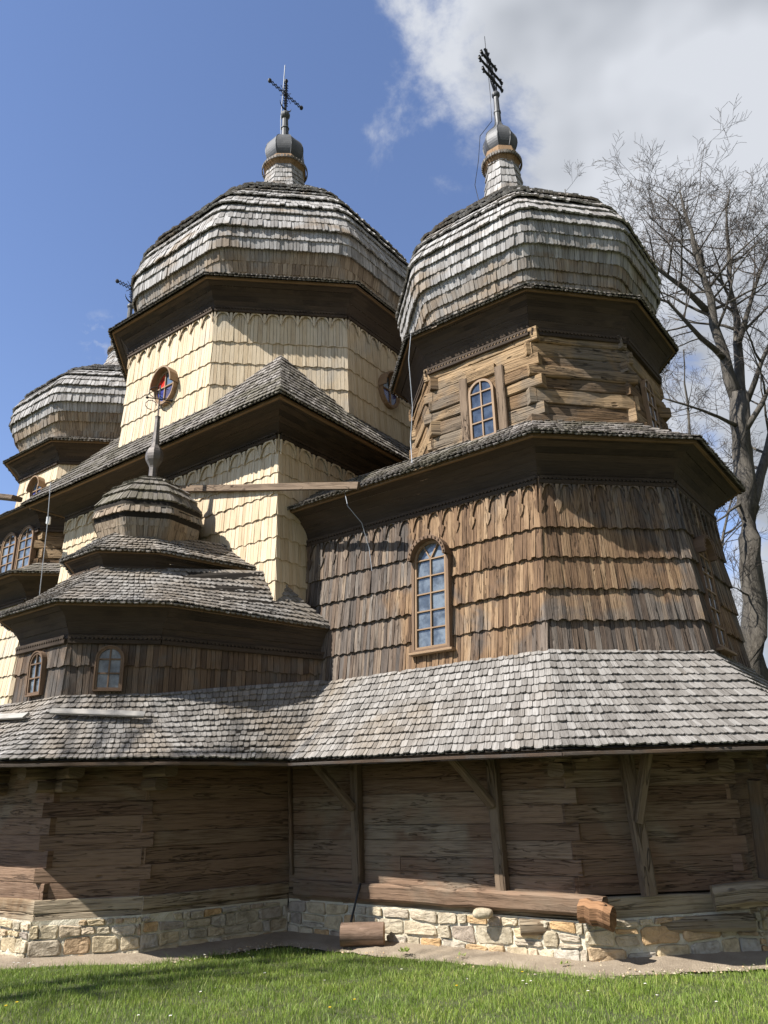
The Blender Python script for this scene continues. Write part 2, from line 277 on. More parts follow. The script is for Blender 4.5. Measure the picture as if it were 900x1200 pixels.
def shingles(mb,Lp,Rp,rows,w,th=.018,lift=.03,tip=.25,tipw=.3,jit=.012,rowjit=.0,wave=0,wper=.3,over=1.3,under=None,skip=None,bands=None,upleft=.3,norj=False,low=0):
    """rows of overlapping shingles between the left and right edge polylines (both bottom to top, seen from outside)"""
    Ll,Rl=Line(Lp),Line(Rp); H=(Ll.L+Rl.L)/2
    if isinstance(rows,int): ts=[i/rows for i in range(rows+1)]
    else: ts=rows
    if under is not None:
        for i in range(len(Lp)-1):
            under.face([Lp[i],Rp[i],Rp[i+1],Lp[i+1]])
    for i in range(len(ts)-1):
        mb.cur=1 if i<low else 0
        t0,t1=ts[i],ts[i+1]; h=t1-t0
        a0,b0=Ll.at(t0),Rl.at(t0); a1,b1=Ll.at(t1),Rl.at(t1)
        tt=min(1,t0+h*over); a2,b2=Ll.at(tt),Rl.at(tt)
        width=((b0-a0).length+(b1-a1).length)/2
        if width<.03: continue
        nrm=(b0-a0).cross(a1-a0)+(b1-a0).cross(b1-b0)*0
        if (b0-a0).length<.02: nrm=(b1-a1).cross(a1-a0)
        nrm.normalize()
        lf=lift*(1+(0 if norj else random.uniform(-.1,.1)))+(bands[i] if bands else 0)
        n=max(1,round(width/w)); ph=random.random()*wper
        rj=random.uniform(-rowjit,rowjit)
        us=[0]
        for k in range(n): us.append(us[-1]+random.uniform(.7,1.3))
        us=[u/us[-1] for u in us]
        hgt=max((a1-a0).length,.02)
        for k in range(n):
            u0,u1=us[k]+.04/n,us[k+1]-.04/n
            if k==0: u0=-(lf*.45)/width
            if k==n-1: u1=1+(lf*.45)/width
            if skip and skip(lerp(lerp(a0,b0,(u0+u1)/2),lerp(a2,b2,(u0+u1)/2),.4)): continue
            dz=random.uniform(-jit,jit)+rj; l=lf*random.uniform(.8,1.25); lt=lf*upleft; tl=random.uniform(-.004,.004)
            def B(u,dv):
                A=a0+(b0-a0)*u; T=a2+(b2-a2)*u; d=(T-A); LL=max(d.length,1e-4)
                return A+d*(dv/LL)+nrm*l
            def wv(u): return wave*abs(math.sin(PI*(u*width+ph)/wper)) if wave else 0
            tpz=tip*w
            pts=[B(u0,dz+tpz+wv(u0)),B(lerp(u0,u1,tipw),dz+wv(lerp(u0,u1,tipw))-tl),B(lerp(u0,u1,1-tipw),dz+wv(lerp(u0,u1,1-tipw))+tl),B(u1,dz+tpz+wv(u1))]
            T0=lerp(a2,b2,u0)+nrm*lt; T1=lerp(a2,b2,u1)+nrm*lt
            bk=[p-nrm*th for p in pts]; bt=[T0-nrm*th,T1-nrm*th]
            vs=pts+[T1,T0]+bk+[bt[1],bt[0]]
            ox,oy=random.random()*30,random.random()*30; ww=(u1-u0)*width
            uf=[(ox,oy),(ox+ww*.3,oy),(ox+ww*.7,oy),(ox+ww,oy),(ox+ww,oy+hgt*over),(ox,oy+hgt*over)]
            mb.poly(vs,[(0,1,2,3,4,5),(6,7,1,0),(7,8,2,1),(8,9,3,2),(9,10,4,3),(11,6,0,5)],uf+[(x,y-.02) for x,y in uf])
def octv(c,r,t,zz,only=None):
    a,b=t[0]*r,t[1]*r
    V=[(-r,a),(-a,r),(a,r),(r,b),(r,-b),(a,-r),(-a,-r),(-r,-a)]
    return [P(c[0]+p,c[1]+q,zz) for p,q in V]
def quadstrip(mb,A,B,close=True):
    n=len(A)
    for i in range(n if close else n-1):
        j=(i+1)%n; L=(A[j]-A[i]).length; o=random.random()*20
        mb.face([A[i],A[j],B[j],B[i]],[(o,0),(o,L),(o+(B[i]-A[i]).length,L),(o+(B[i]-A[i]).length,0)])
def cornice(mb,lower,upper,zl,zu,steps=6,close=True,planks=True):
    """coved soffit from the lower ring (at the wall) out to the upper ring, built as separate long planks; plus a moulding strip"""
    n=len(lower); m=n if close else n-1
    for i in range(m):
        j=(i+1)%n
        a,b,c,d=lower[i],lower[j],upper[j],upper[i]
        prev=None
        for k in range(steps+1):
            t=k/steps; x=1-math.cos(t*PI/2); y=math.sin(t*PI/2); x=lerp(t,x,.75); y=lerp(t,y,.75)
            def Q(p,q): 
                r=lerp(p,q,x); r=r.copy(); r.z=lerp(p.z,q.z,y); return r
            cur=(Q(a,d),Q(b,c))
            if prev:
                L=(cur[1]-cur[0]).length; o=random.random()*30; off=(cur[1]-cur[0]).cross(Vector((0,0,1))).normalized()*random.uniform(-.006,.006)
                mb.face([prev[0]+off,prev[1]+off,cur[1]+off,cur[0]+off],[(o,0),(o,L),(o+.12,L),(o+.12,0)])
            prev=cur
def mould(mb,ring,close,w,h,out=.02,drop=0,seg=1):
    n=len(ring)
    for i in range(n if close else n-1):
        a,b=ring[i],ring[(i+1)%n]; nn=(b-a).cross(Vector((0,0,1))).normalized()
        d=(b-a).normalized()*0.0
        o=nn*(out)+Vector((0,0,-drop)); mb.beam(a+o-d,b+o+d,w,h,seg=seg,cham=.12)
def dentils(mb,a,b,step,size,out,drop,shape=0):
    """one connected toothed strip per side of the cornice"""
    L=(b-a).length; d=(b-a).normalized(); nn=d.cross(Vector((0,0,1))).normalized(); n=max(2,int(L/step)); zt=-drop+size*.6; pts=[]
    for k in range(n):
        for f,zz in ((0,-drop),(.2,-drop-size*.5),(.6,-drop-size*.5),(.8,-drop)): pts.append(((k+f)*L/n,zz))
    pts.append((L,-drop)); m=len(pts); vs=[]; us=[]
    for o in (out,out-size*.5):
        for x,z_ in pts: vs.append(a+d*x+nn*o+Vector((0,0,z_))); us.append((z_,x))
        for x,z_ in pts: vs.append(a+d*x+nn*o+Vector((0,0,zt))); us.append((zt,x))
    fs=[]
    for i in range(m-1): fs+= [(i,i+1,m+i+1,m+i),(2*m+i,2*m+i+1,i+1,i),(m+i,m+i+1,3*m+i+1,3*m+i)]
    mb.poly(vs,fs,us)

church=thing('wooden_church',(CA.x-4,CA.y+3,0),'old wooden church with shingled octagonal domes, tarred cornices and pale new shingle walls','church')
CH=(-5.15,3.95); CN=(-6.22,-.14); CW=(-12.52,-.14); TA=(.42,.42); TD=(.47,.40); TN=(.42,.43); TC=(.43,.36)
# ------------------------------------------------------------------ ground
def ground():
    mb=MB(); S=900
    # one sheet reaching the horizon, finer near the church
    xs=[-S,-60,-20,-10]+[-9+i*.5 for i in range(37)]+[11,20,60,S]; ys=[-S,-60,-20,0]+[3+i*.5 for i in range(40)]+[24,60,S]
    def hz(x,y):
        if abs(x)<12 and 0<y<20: return .02*math.sin(x*1.3)+.02*math.sin(y*1.1+x*.4)-.02
        return -.02
    idx={};vs=[];us=[]
    for i,x in enumerate(xs):
        for j,y in enumerate(ys): idx[i,j]=len(vs); vs.append(Vector((x,y,hz(x,y)))); us.append((x,y))
    mb.poly(vs,[(idx[i,j],idx[i+1,j],idx[i+1,j+1],idx[i,j+1]) for i in range(len(xs)-1) for j in range(len(ys)-1)],us)
    return mb.build('ground',M['soil'],kind='structure',smooth=True)
ground()
# foundation outline (plan, es coordinates), left to right
WALL=[(-7.6,5.3),(-5.75,5.28),(-4.62,5.28),(-3.78,4.42),(-3.3,2.36),(.99,2.36),(2.36,1.0),(2.36,-1.0),(.99,-2.36)]
def offs(poly,d):
    out=[]
    for i,p in enumerate(poly):
        a=poly[max(i-1,0)]; b=poly[min(i+1,len(poly)-1)]
        def nr(u,v):
            x,y=v[0]-u[0],v[1]-u[1]; L=math.hypot(x,y) or 1; return (-y/L*-1*-1,x/L) if False else (y/L*-1,x/L)
        n1=nr(a,p) if i>0 else nr(p,b); n2=nr(p,b) if i<len(poly)-1 else n1
        k=(n1[0]+n2[0],n1[1]+n2[1]); kk=(k[0]**2+k[1]**2)/2; out.append((p[0]+k[0]*d/kk,p[1]+k[1]*d/kk))
    return out
def dirt():
    mb=MB(); A=offs(WALL,-.3); res=[]
    B=offs(WALL,.62)
    # resample both along length with a ragged outer edge
    def rs(poly,n):
        L=[0]
        for p,q in zip(poly,poly[1:]): L.append(L[-1]+math.hypot(q[0]-p[0],q[1]-p[1]))
        o=[]
        for k in range(n+1):
            t=k/n*L[-1]; i=max(j for j in range(len(L)) if L[j]<=t+1e-9); i=min(i,len(poly)-2); f=(t-L[i])/(L[i+1]-L[i]); o.append((lerp(poly[i][0],poly[i+1][0],f),lerp(poly[i][1],poly[i+1][1],f)))
        return o
    n=160; a=rs(A,n); b=rs(B,n); ra=[random.uniform(-.06,.06) for _ in range(n+1)]
    vs=[];us=[];m=8
    for k in range(n+1):
        for j in range(m+1):
            f=j/m; f2=f*(1+ra[k]); x=lerp(a[k][0],b[k][0],f2); y=lerp(a[k][1],b[k][1],f2); p=P(x,y,0)
            p.z=lerp(.10,-.005,f**.7)+random.uniform(-.006,.006) if j<m else -.03
            vs.append(p); us.append((x,y))
    mb.poly(vs,[(k*(m+1)+j,(k+1)*(m+1)+j,(k+1)*(m+1)+j+1,k*(m+1)+j+1) for k in range(n) for j in range(m)],us)
    return mb.build('dirt_path',M['dirt'],kind='structure',smooth=True),rs(B,n)
_,DEDGE=dirt()
# ------------------------------------------------------------------ stone foundation
def stones():
    mo=MB(); st=MB(); base=offs(WALL,.10)
    top=[.40,.40,.38,.40,.40,.36,.40,.42,.42]
    for i in range(len(base)-1):
        a=P(*base[i],0); b=P(*base[i+1],0); d=(b-a); L=d.length; d.normalize(); n=d.cross(Vector((0,0,1)))
        if n.dot(Vector((0,-1,0)))<-.6: pass
        up=Vector((0,0,1)); z0=-.12
        # mortar face, lumpy
        K=max(2,int(L/.12)); vs=[];us=[]
        for k in range(K+1):
            for j in range(6):
                t=k/K; z=lerp(z0,lerp(top[i],top[i+1],t)+.03,j/5); p=a+d*(L*t)+n*(random.uniform(-.012,.012)-.02*(j/5)); p.z=z; vs.append(p); us.append((t*L,z))
        mo.poly(vs,[(k*6+j,(k+1)*6+j,(k+1)*6+j+1,k*6+j+1) for k in range(K) for j in range(5)],us)
        rows=[z0]; 
        while rows[-1]<.36: rows.append(rows[-1]+random.choice([.10,.13,.17,.20]))
        rows[-1]=.43
        wav=lambda r,x: .018*math.sin(x*3.1+r*1.9+i)+.012*math.sin(x*7.3+r*4.1)
        for r_ in range(len(rows)-1):
            x=-random.random()*.2; hh=rows[r_+1]-rows[r_]
            while x<L:
                ww=max(.10,hh*random.uniform(.9,2.9)); x0=max(x,0); x1=min(x+ww,L); x+=ww
                if x1-x0<.05: continue
                parts=[(0,1)]
                if hh>.16 and random.random()<.3: f_=random.uniform(.35,.65); parts=[(0,f_),(f_,1)]
                for f0,f1 in parts:
                    tz=lerp(top[i],top[i+1],(x0+x1)/2/L); g_=.007+random.random()*.006
                    def cz(xx,f): return min(lerp(rows[r_]+wav(r_,xx),rows[r_+1]+wav(r_+1,xx),f),tz+.02)
                    j_=lambda:random.uniform(-.012,.012)
                    q=[(x0+g_+j_(),cz(x0,f0)+g_),(x1-g_+j_(),cz(x1,f0)+g_),(x1-g_+j_(),cz(x1,f1)-g_),(x0+g_+j_(),cz(x0,f1)-g_)]
                    if q[3][1]-q[0][1]<.03: continue
                    out=[]
                    for k in range(4):
                        a_,b_=q[k],q[(k+1)%4]; pz=q[k-1]; c0=random.uniform(.08,.28); c1=random.uniform(.08,.28)
                        out.append((lerp(a_[0],pz[0],c0*.5),lerp(a_[1],pz[1],c0))); out.append((lerp(a_[0],b_[0],c1*.4),lerp(a_[1],b_[1],c1*.6)))
                        out.append((lerp(a_[0],b_[0],.5)+j_()*.5,lerp(a_[1],b_[1],.5)+j_()*.7))
                    m=len(out); dep=random.uniform(.006,.030); vs=[]; cx=sum(o[0] for o in out)/m; cy=sum(o[1] for o in out)/m
                    tx,ty=random.uniform(-.04,.04),random.uniform(-.10,.10)
                    for sc,dd in ((1.0,-.012),(.97,dep*.6),(.88,dep),(.5,dep)):
                        for (x_,z_) in out:
                            X=cx+(x_-cx)*sc; Z=cy+(z_-cy)*sc; e_=dd+(random.uniform(-.005,.005) if sc<1 else 0)+(tx*(X-cx)+ty*(Z-cy) if sc<1 else 0); p=a+d*X+n*e_; p.z=Z; vs.append(p)
                    p=a+d*cx+n*(dep+random.uniform(-.006,.006)); p.z=cy; vs.append(p); fs=[]
                    for r2 in range(3):
                        for k in range(m): k2=(k+1)%m; fs.append((r2*m+k,r2*m+k2,(r2+1)*m+k2,(r2+1)*m+k))
                    for k in range(m): fs.append((3*m+k,3*m+(k+1)%m,4*m))
                    st.poly(vs,fs,[(0,0)]*len(vs))
    f=mo.build('stone_foundation',M['mortar'],church,'rubble stone foundation in pale mortar')
    st.build('stonework',M['stone'],f)
stones()
# ------------------------------------------------------------------ log walls
def logwall(mb,pts,heights,depth=.16,ext=.10,wob=.008,relief=.02,zt=None,closed=False,stag=True,mat_i=0,endcap=True,batt=0.0,seglen=.5,chm=.014):
    """hewn logs stacked between plan corners pts (Vectors); one timber per course and side, ends lapping past the corner alternately"""
    n=len(pts)
    for i in range(n-1):
        a0,b0=pts[i],pts[i+1]; d=(b0-a0); L=d.length; d.normalize(); nn=d.cross(Vector((0,0,1)))
        z=heights[0]
        for k,h in enumerate(heights[1:]):
            z0=z; z1=z+h; z=z1
            out=random.uniform(-relief,relief)+batt*k
            odd=(k+i)%2
            e0=(ext*random.uniform(.6,1.3) if odd else 0) if i>0 else 0
            e1=(ext*random.uniform(.6,1.3) if odd else 0) if i<n-2 else 0
            cuts=[-e0]
            if L>2.2 and random.random()<.35: cuts.append(random.uniform(.3,.7)*L)
            cuts.append(L+e1)
            for c0,c1 in zip(cuts,cuts[1:]):
                S=max(2,int((c1-c0)/seglen)); vs=[];us=[];o=random.random()*60; ch=chm*random.uniform(.6,1.4); gap=.0012
                so_=random.uniform(-.006,.006)
                for q in range(S+1):
                    t=lerp(c0+.003,c1-.003,q/S); w0=random.uniform(-wob,wob); w1=random.uniform(-wob,wob); w2=random.uniform(-wob,wob)*.6
                    base=Vector((a0.x,a0.y,0))+d*t
                    prof=[(-depth,z0+gap),(out-ch+w2+so_,z0+gap+w0*.5),(out+w2+so_,z0+gap+ch+w0*.5),(out+w2*1.2+so_+.004,(z0+z1)/2),(out+w2+so_,z1-gap-ch+w1*.5),(out-ch+w2+so_,z1-gap+w1*.5),(-depth,z1-gap)]
                    for (oo,zz) in prof: vs.append(base+nn*oo+Vector((0,0,zz))); us.append((zz+o,t+o))
                m=7; fs=[]
                for q in range(S):
                    for j in range(m-1): fs.append((q*m+j,(q+1)*m+j,(q+1)*m+j+1,q*m+j+1))
                fs.append(tuple(range(m))); fs.append(tuple(S*m+j for j in range(m-1,-1,-1)))
                mb.poly(vs,fs,us)
lw=[P(a,b,0) for a,b in WALL]
inner=[P(a,b,0) for a,b in offs(WALL,-.12)]
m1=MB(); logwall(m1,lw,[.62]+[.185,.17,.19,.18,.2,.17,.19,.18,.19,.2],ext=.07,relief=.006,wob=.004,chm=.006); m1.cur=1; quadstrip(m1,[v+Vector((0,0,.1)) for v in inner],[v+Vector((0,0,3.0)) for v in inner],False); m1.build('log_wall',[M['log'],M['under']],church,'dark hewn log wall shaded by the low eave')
# sill course (pale, weathered) : thicker logs, long and overlapping
m1=MB()
sp=[P(a,b,0) for a,b in offs(WALL,.07)]
for i in range(0,4): 
    logwall(m1,[sp[i],sp[i+1]],[.33,.15,.15],ext=0,relief=.03,wob=.016,seglen=.35)
logwall(m1,[sp[4],sp[5]],[.40,.24],relief=0,wob=.012,seglen=.4)
m1.beam(P(.3,2.50,.30),P(2.4,1.13+.1,.32),.26,.15,wob=.012,seg=6,cham=.25)      # lower sill end under the apse facet
logwall(m1,[sp[5],sp[6],sp[7],sp[8]],[.38,.22],relief=.01,wob=.014,seglen=.3)
m1.build('sill_log',M['sill'],church,'pale weathered sill logs lying on the stonework')
m1=MB(); m1.beam(P(-3.1,2.42,.565),P(1.30,2.47,.545),.16,.20,wob=.010,seg=16,cham=.2); pb=m1.build('projecting_sill',M['log'],church,'long brown sill beam with rough protruding end'); m1=MB(); m1.beam(P(1.05,2.54,.50),P(1.40,2.55,.46),.17,.23,wob=.022,seg=5,cham=.35); m1.build('broken_end',M['rot'],pb)
m1=MB(); m1.beam(P(2.15,1.62,.58),P(3.1,1.2,.64),.24,.24,wob=.02,seg=3,cham=.25); m1.build('projecting_sill',M['sill'],church,'short gnarled sill end near the right corner')
# brackets: stepped console log ends beneath the eave at wall corners
def bracket(mb,c,dirv,z1,steps=3,w=.16):
    z=z1
    for k in range(steps):
        L=.62-.17*k; h=.15
        cc=c+dirv*(L/2); mb.beam(Vector((cc.x-dirv.x*L/2,cc.y-dirv.y*L/2,z-h/2)),Vector((cc.x+dirv.x*L/2,cc.y+dirv.y*L/2,z-h/2)),w,h-.01,wob=.006,seg=2,cham=.22); z-=h
def V3(a,b): v=E2*a+S2*b; return Vector((v.x,v.y,0)).normalized()
m1=MB()
for (a,b),dv in (((-4.62,5.25),(0,1)),((-3.85,4.42),(1,0)),((-4.55,5.2),(1,.2)),((.95,2.33),(0,1)),((2.33,.95),(1,0)),((2.25,1.15),(.8,.8)),((-5.75,5.25),(0,1)),((1.05,2.25),(1,.4))):
    m1=MB(); bracket(m1,P(a,b,0),V3(*dv),2.28,3 if dv!=(1,.4) else 2,w=.20); m1.build('eave_bracket',M['post'],church)
# posts and braces
for (a,z0,brace,flip) in ((-2.02,.70,1,-1),(.08,.66,1,-1)):
    m1=MB(); m1.beam(P(a,2.43,z0-.05),P(a-.02,2.43,2.2),.13,.13,up=V3(0,1),wob=.004,seg=5,cham=.12); m1.build('post',M['post'],church)
    m1=MB(); m1.beam(P(a-.02,2.50,1.55),P(a-.30,3.02,2.17),.085,.11,up=V3(1,0),wob=.003,seg=3); m1.build('brace',M['post'],church)
m1=MB(); m1.beam(P(1.62,2.02,.62),P(1.54,2.02,2.2),.15,.13,up=V3(1,1),wob=.004,seg=5); m1.build('post',M['post'],church)
m1=MB(); m1.beam(P(1.62,2.10,1.35),P(1.90,2.22,2.15),.09,.13,up=V3(1,1),wob=.003,seg=3); m1.build('brace',M['post'],church)
m1=MB(); m1.beam(P(2.52,.8,.72),P(2.62,.95,1.75),.14,.14,up=V3(1,0),wob=.004,seg=4); m1.build('post',M['chapel'],church,'short dark post near the right corner')
m1=MB(); m1.beam(P(2.6,.8,1.35),P(2.95,.7,1.75),.08,.1,up=V3(0,1),wob=.003,seg=2); m1.build('brace',M['post'],church)
m1=MB(); m1.beam(P(-3.22,2.40,.72),P(-3.3,2.40,2.2),.05,.05,up=V3(0,1),seg=4,wob=.004); m1.build('post',M['log'],church,'thin corner batten')
# wall plate under the eave
m1=MB(); eo=offs(WALL,.60)
for i in range(3,len(eo)-1): m1.beam(P(*eo[i],2.235),P(*eo[i+1],2.235),.11,.11,wob=.003,seg=4)
for i in range(0,3): m1.beam(P(*eo[i],2.25),P(*eo[i+1],2.25),.11,.11,wob=.003,seg=4)
m1.build('wall_plate',M['post'],church)
# ------------------------------------------------------------------ skirt roof
OVC=1.10; OVA=1.12
T1=[P(-8.2,5.30,3.02),P(-5.15-.43*1.35,3.95+1.35,3.03),P(-5.15+.43*1.35,3.95+1.35,3.03),P(-5.15+1.35,3.95+.36*1.35,3.05),P(-2.62,2.36,3.30)]
B1=[P(-8.2,6.21,2.16),P(-5.15-.43*2.26,3.95+2.26,2.16),P(-5.15+.43*2.26,3.95+2.26,2.16),P(-5.15+2.36,3.95+.36*2.36,2.15),P(-2.3,3.48,2.14)]
T2=[P(-2.62,2.36,3.30),P(.90,2.36,3.30),P(2.34,.95,3.30),P(2.34,-1.0,3.3),P(.99,-2.36,3.3)]
B2=[P(-2.3,3.48,2.14),P(1.48,3.54,2.06),P(3.52,1.48,2.09),P(3.52,-1.45,2.10),P(1.45,-3.46,2.1)]
def sag(b,t,k=.05,n=4):      # slightly hollow roof line
    pts=[]
    for i in range(n+1):
        f=i/n; p=lerp(b,t,f); p=p.copy(); p.z-=k*math.sin(PI*f); pts.append(p)
    return pts
mr=MB(); mu=MB()
for T,B in ((T1,B1),(T2,B2)):
    for i in range(len(T)-1):
        shingles(mr,sag(B[i],T[i]),sag(B[i+1],T[i+1]),13,.078,th=.018,lift=.036,tip=.18,jit=.010,under=mu,over=1.35)
sk=mr.build('skirt_roof',M['roof'],church,'broad grey shingle skirt roof round the log walls')
ms=MB()
for T,B in ((T1,B1),(T2,B2)):   # underside boards and fascia
    for i in range(len(T)-1):
        a,b,c,d=[v-Vector((0,0,.07)) for v in (B[i],B[i+1],T[i+1],T[i])]; n=9
        for k in range(n):
            f0,f1=k/n,(k+.93)/n; p=[lerp(a,d,f0),lerp(b,c,f0),lerp(b,c,f1),lerp(a,d,f1)]; L=(p[1]-p[0]).length; o=random.random()*20; ms.face(p,[(o,o),(o,o+L),(o+.1,o+L),(o+.1,o)])
        ms.cur=1; ms.beam(B[i]-Vector((0,0,.045)),B[i+1]-Vector((0,0,.045)),.03,.035,wob=.004,seg=8); ms.cur=0
mu.build('roof_boarding',M['under'],sk); ms.build('eave_board',[M['post'],M['chapel']],sk)
# ------------------------------------------------------------------ window builder
def window(c,tan,up,nrm,w,h,cols,rows,arch=True,gl='glass',depth=.09,fr=.045,casing=.05,hood=False,sill=True,frm='frame',cas='frame_dull',label=None,fan=False,parent=None,mun=.02):
    """c = bottom centre on the wall surface; frame is the window part, casing, panes, sill its pieces"""
    tan=tan.normalized(); up=up.normalized(); nrm=tan.cross(up); 
    if nrm.dot(Vector((c.x-0,c.y-0,0)))>0: nrm=-nrm
    r=w/2; hs=h-r if arch else h
    def Q(x,y,o): return c+tan*x+up*y+nrm*o
    def outline(grow,K=14):
        R=r+grow; pts=[(-R,-grow)] 
        if arch:
            for k in range(K+1):
                a=PI-PI*k/K; pts.append((R*math.cos(a),hs+R*math.sin(a)))
        else: pts+=[(-R,h+grow),(R,h+grow)]
        pts.append((R,-grow)); return pts
    def ring(mb,gi,go,o0,o1):
        I=outline(gi);O=outline(go); n=len(I); ox=random.random()*9
        for k in range(n):
            j=(k+1)%n
            if k==n-1: pass
            a,b,c_,d_=O[k],O[j],I[j],I[k]; L=math.hypot(b[0]-a[0],b[1]-a[1]); uv=[(ox,0),(ox,L),(ox+.05,L),(ox+.05,0)]
            mb.face([Q(*a,o1),Q(*b,o1),Q(*c_,o1),Q(*d_,o1)],uv)
            mb.face([Q(*a,o0),Q(*b,o0),Q(*b,o1),Q(*a,o1)],uv); mb.face([Q(*d_,o1),Q(*c_,o1),Q(*c_,o0),Q(*d_,o0)],uv)
    mf=MB(); ring(mf,-fr,0,-.02,depth*.88)
    iw=r-fr
    for k in range(1,cols):
        x=-iw+2*iw*k/cols; top=hs if fan else (hs+math.sqrt(max(0,iw*iw-x*x)) if arch else h-fr)
        mf.box(Q(x,(top+fr)/2,depth*.72),tan,up,nrm,mun/2,(top-fr)/2,.012,1)
    hh=hs if fan or arch else h-fr
    for k in range(1,rows+1 if arch else rows):
        y=fr+(hh-fr)*k/rows; mf.box(Q(0,y,depth*.72),tan,up,nrm,iw,mun/2,.0125,0)
    if fan:
        for a in (PI*.33,PI*.67):
            dv=tan*math.cos(a)+up*math.sin(a); mf.box(Q(0,hs,depth*.72)+dv*(iw/2),dv,dv.cross(nrm),nrm,iw/2,mun/2,.013,0)
    f=mf.build('window',M[frm],parent or church,label)
    mp=MB(); o=outline(-fr*.8); mp.face([Q(x,y,depth*.60) for x,y in o][::-1] if (tan.cross(up)).dot(nrm)>0 else [Q(x,y,depth*.60) for x,y in o]); mp.build('pane',M[gl],f)
    if casing:
        mc=MB(); ring(mc,.0,casing,-.03,depth)
        if hood:
            ring_o=outline(casing+.012); K=len(ring_o)
            I=outline(casing-.035)
            for k in range(1,K-2):
                a,b=ring_o[k],ring_o[k+1]; c_,d_=I[k+1],I[k]; ox=random.random()
                for oo in (depth+.09,): mc.face([Q(*a,oo),Q(*b,oo),Q(*c_,oo),Q(*d_,oo)],[(0,0),(0,.1),(.05,.1),(.05,0)])
                mc.face([Q(*a,0),Q(*b,0),Q(*b,depth+.09),Q(*a,depth+.09)]); mc.face([Q(*d_,depth+.09),Q(*c_,depth+.09),Q(*c_,0),Q(*d_,0)])
                if a[1]>hs-.05:
                    mx_,my_=(a[0]+b[0])/2,(a[1]+b[1])/2; mc.box(Q(mx_*.93,lerp(hs,my_,.93),depth+.10),tan,up,nrm,.009,.009,.008,1)
        mc.build('casing',M[cas],f)
    if sill:
        msl=MB(); msl.beam(Q(-r-casing-.04,-.05,.06),Q(r+casing+.04,-.05,.06),.16,.035,up=up,cham=.2); msl.build('sill',M[frm],f)
    return f
def facet_frame(a0,b0,a1,b1,u,z):
    """point on the wall facet (lower edge a0-b0, upper edge a1-b1) at fraction u and height z, plus tangent and up"""
    t=(z-a0.z)/(a1.z-a0.z); p=lerp(lerp(a0,b0,u),lerp(a1,b1,u),t); tn=(b0-a0).normalized(); up=(lerp(a1,b1,u)-lerp(a0,b0,u)).normalized(); return p,tn,up
# arcade frieze: thin carved plate hanging under the cornice
def frieze(mb,a0,b0,a1,b1,zt,drop,n,out=.055,pend=True,archh=.5,th=.02):
    L=(lerp(a0,a1,1)-lerp(b0,b1,1)).length; 
    def Q(u,z,o):
        t=(z-a0.z)/(a1.z-a0.z); p=lerp(lerp(a0,b0,u),lerp(a1,b1,u),t); return p
    d=(b1-a1).normalized(); up=(a1-a0).normalized(); nn=d.cross(up).normalized()
    per=1/n
    def band(k0,ys,o):
        pass
    for k in range(n):
        K=8; u0=k*per; seg=[]
        for q in range(K+1):
            f=q/K; y=drop*.42*(1-math.sin(PI*f)**.55); seg.append((u0+f*per,zt-drop*.16-y))
        seg=[(lerp(u0+per*.10,u0+per*.90,q/K),z) for q,(u,z) in enumerate(seg)]
        # arch outline plate as ribbon between curve and the curve shifted up
        for q in range(K):
            (ua,za),(ub,zb)=seg[q],seg[q+1]; wd=drop*.15
            p=[Q(ua,za,0)+nn*out,Q(ub,zb,0)+nn*out,Q(ub,zb+wd,0)+nn*out,Q(ua,za+wd,0)+nn*out]; bk=[v-nn*th for v in p]
            mb.poly(p+bk,[(0,1,2,3),(4,5,1,0),(3,2,6,7),(1,5,6,2),(4,0,3,7)],[(ua*L,za),(ub*L,zb),(ub*L,zb+wd),(ua*L,za+wd)]*2)
    for k in range(n+1):
        u=k*per; w_=per*.11; w2=per*.20; zc=zt-drop*.16
        out2=[(-w_,zc),(-w_*.8,zc-drop*.45),(-w_*.6,zc-drop*.55),(-w2,zc-drop*.62),(-w2*.8,zc-drop*.78),(0,zc-drop*1.0),(w2*.8,zc-drop*.78),(w2,zc-drop*.62),(w_*.6,zc-drop*.55),(w_*.8,zc-drop*.45),(w_,zc)] if pend else [(-w_*.7,zc),(-w_*.7,zc-drop*.45),(0,zc-drop*.62),(w_*.7,zc-drop*.45),(w_*.7,zc)]
        lo,hi=max(0,-u/1),1
        pts=[Q(min(max(u+x,0),1),z,0)+nn*(out+.003) for x,z in out2]; bk=[v-nn*th for v in pts]; m=len(pts)
        mb.poly(pts+bk,[tuple(range(m))]+[(m+i,m+(i+1)%m,(i+1)%m,i) for i in range(m)],[(x*L+u*L,z) for x,z in out2]*2)
# ------------------------------------------------------------------ apse wall (shingled tier)
def ringA(r,z,x0=-3.25,dv2=0): return [P(x0,r,z),P(.42*r+dv2,r,z),P(r,.42*r,z),P(r,-.42*r,z),P(.42*r,-r,z),P(x0,-r,z)]
ab=ringA(2.36,3.22,dv2=-.10); at=ringA(2.27,5.55)
ma=MB(); mu=MB()
rowz=[3.22,3.62,4.02,4.43,4.83,5.55]; rt=[(z-3.22)/(5.55-3.22) for z in rowz]
W1=[(-.72,2.33)]
for i in range(5):
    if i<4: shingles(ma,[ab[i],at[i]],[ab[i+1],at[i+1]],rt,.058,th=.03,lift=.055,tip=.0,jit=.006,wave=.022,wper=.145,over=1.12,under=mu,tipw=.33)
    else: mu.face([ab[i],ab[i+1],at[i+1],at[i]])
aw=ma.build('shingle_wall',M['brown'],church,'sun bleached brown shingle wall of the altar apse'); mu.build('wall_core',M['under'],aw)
mf=MB()
frieze(mf,ab[0],ab[1],at[0],at[1],5.50,.40,17); frieze(mf,ab[1],ab[2],at[1],at[2],5.50,.40,8); frieze(mf,ab[2],ab[3],at[2],at[3],5.50,.40,8)
mf.build('carved_frieze',M['brown'],aw)
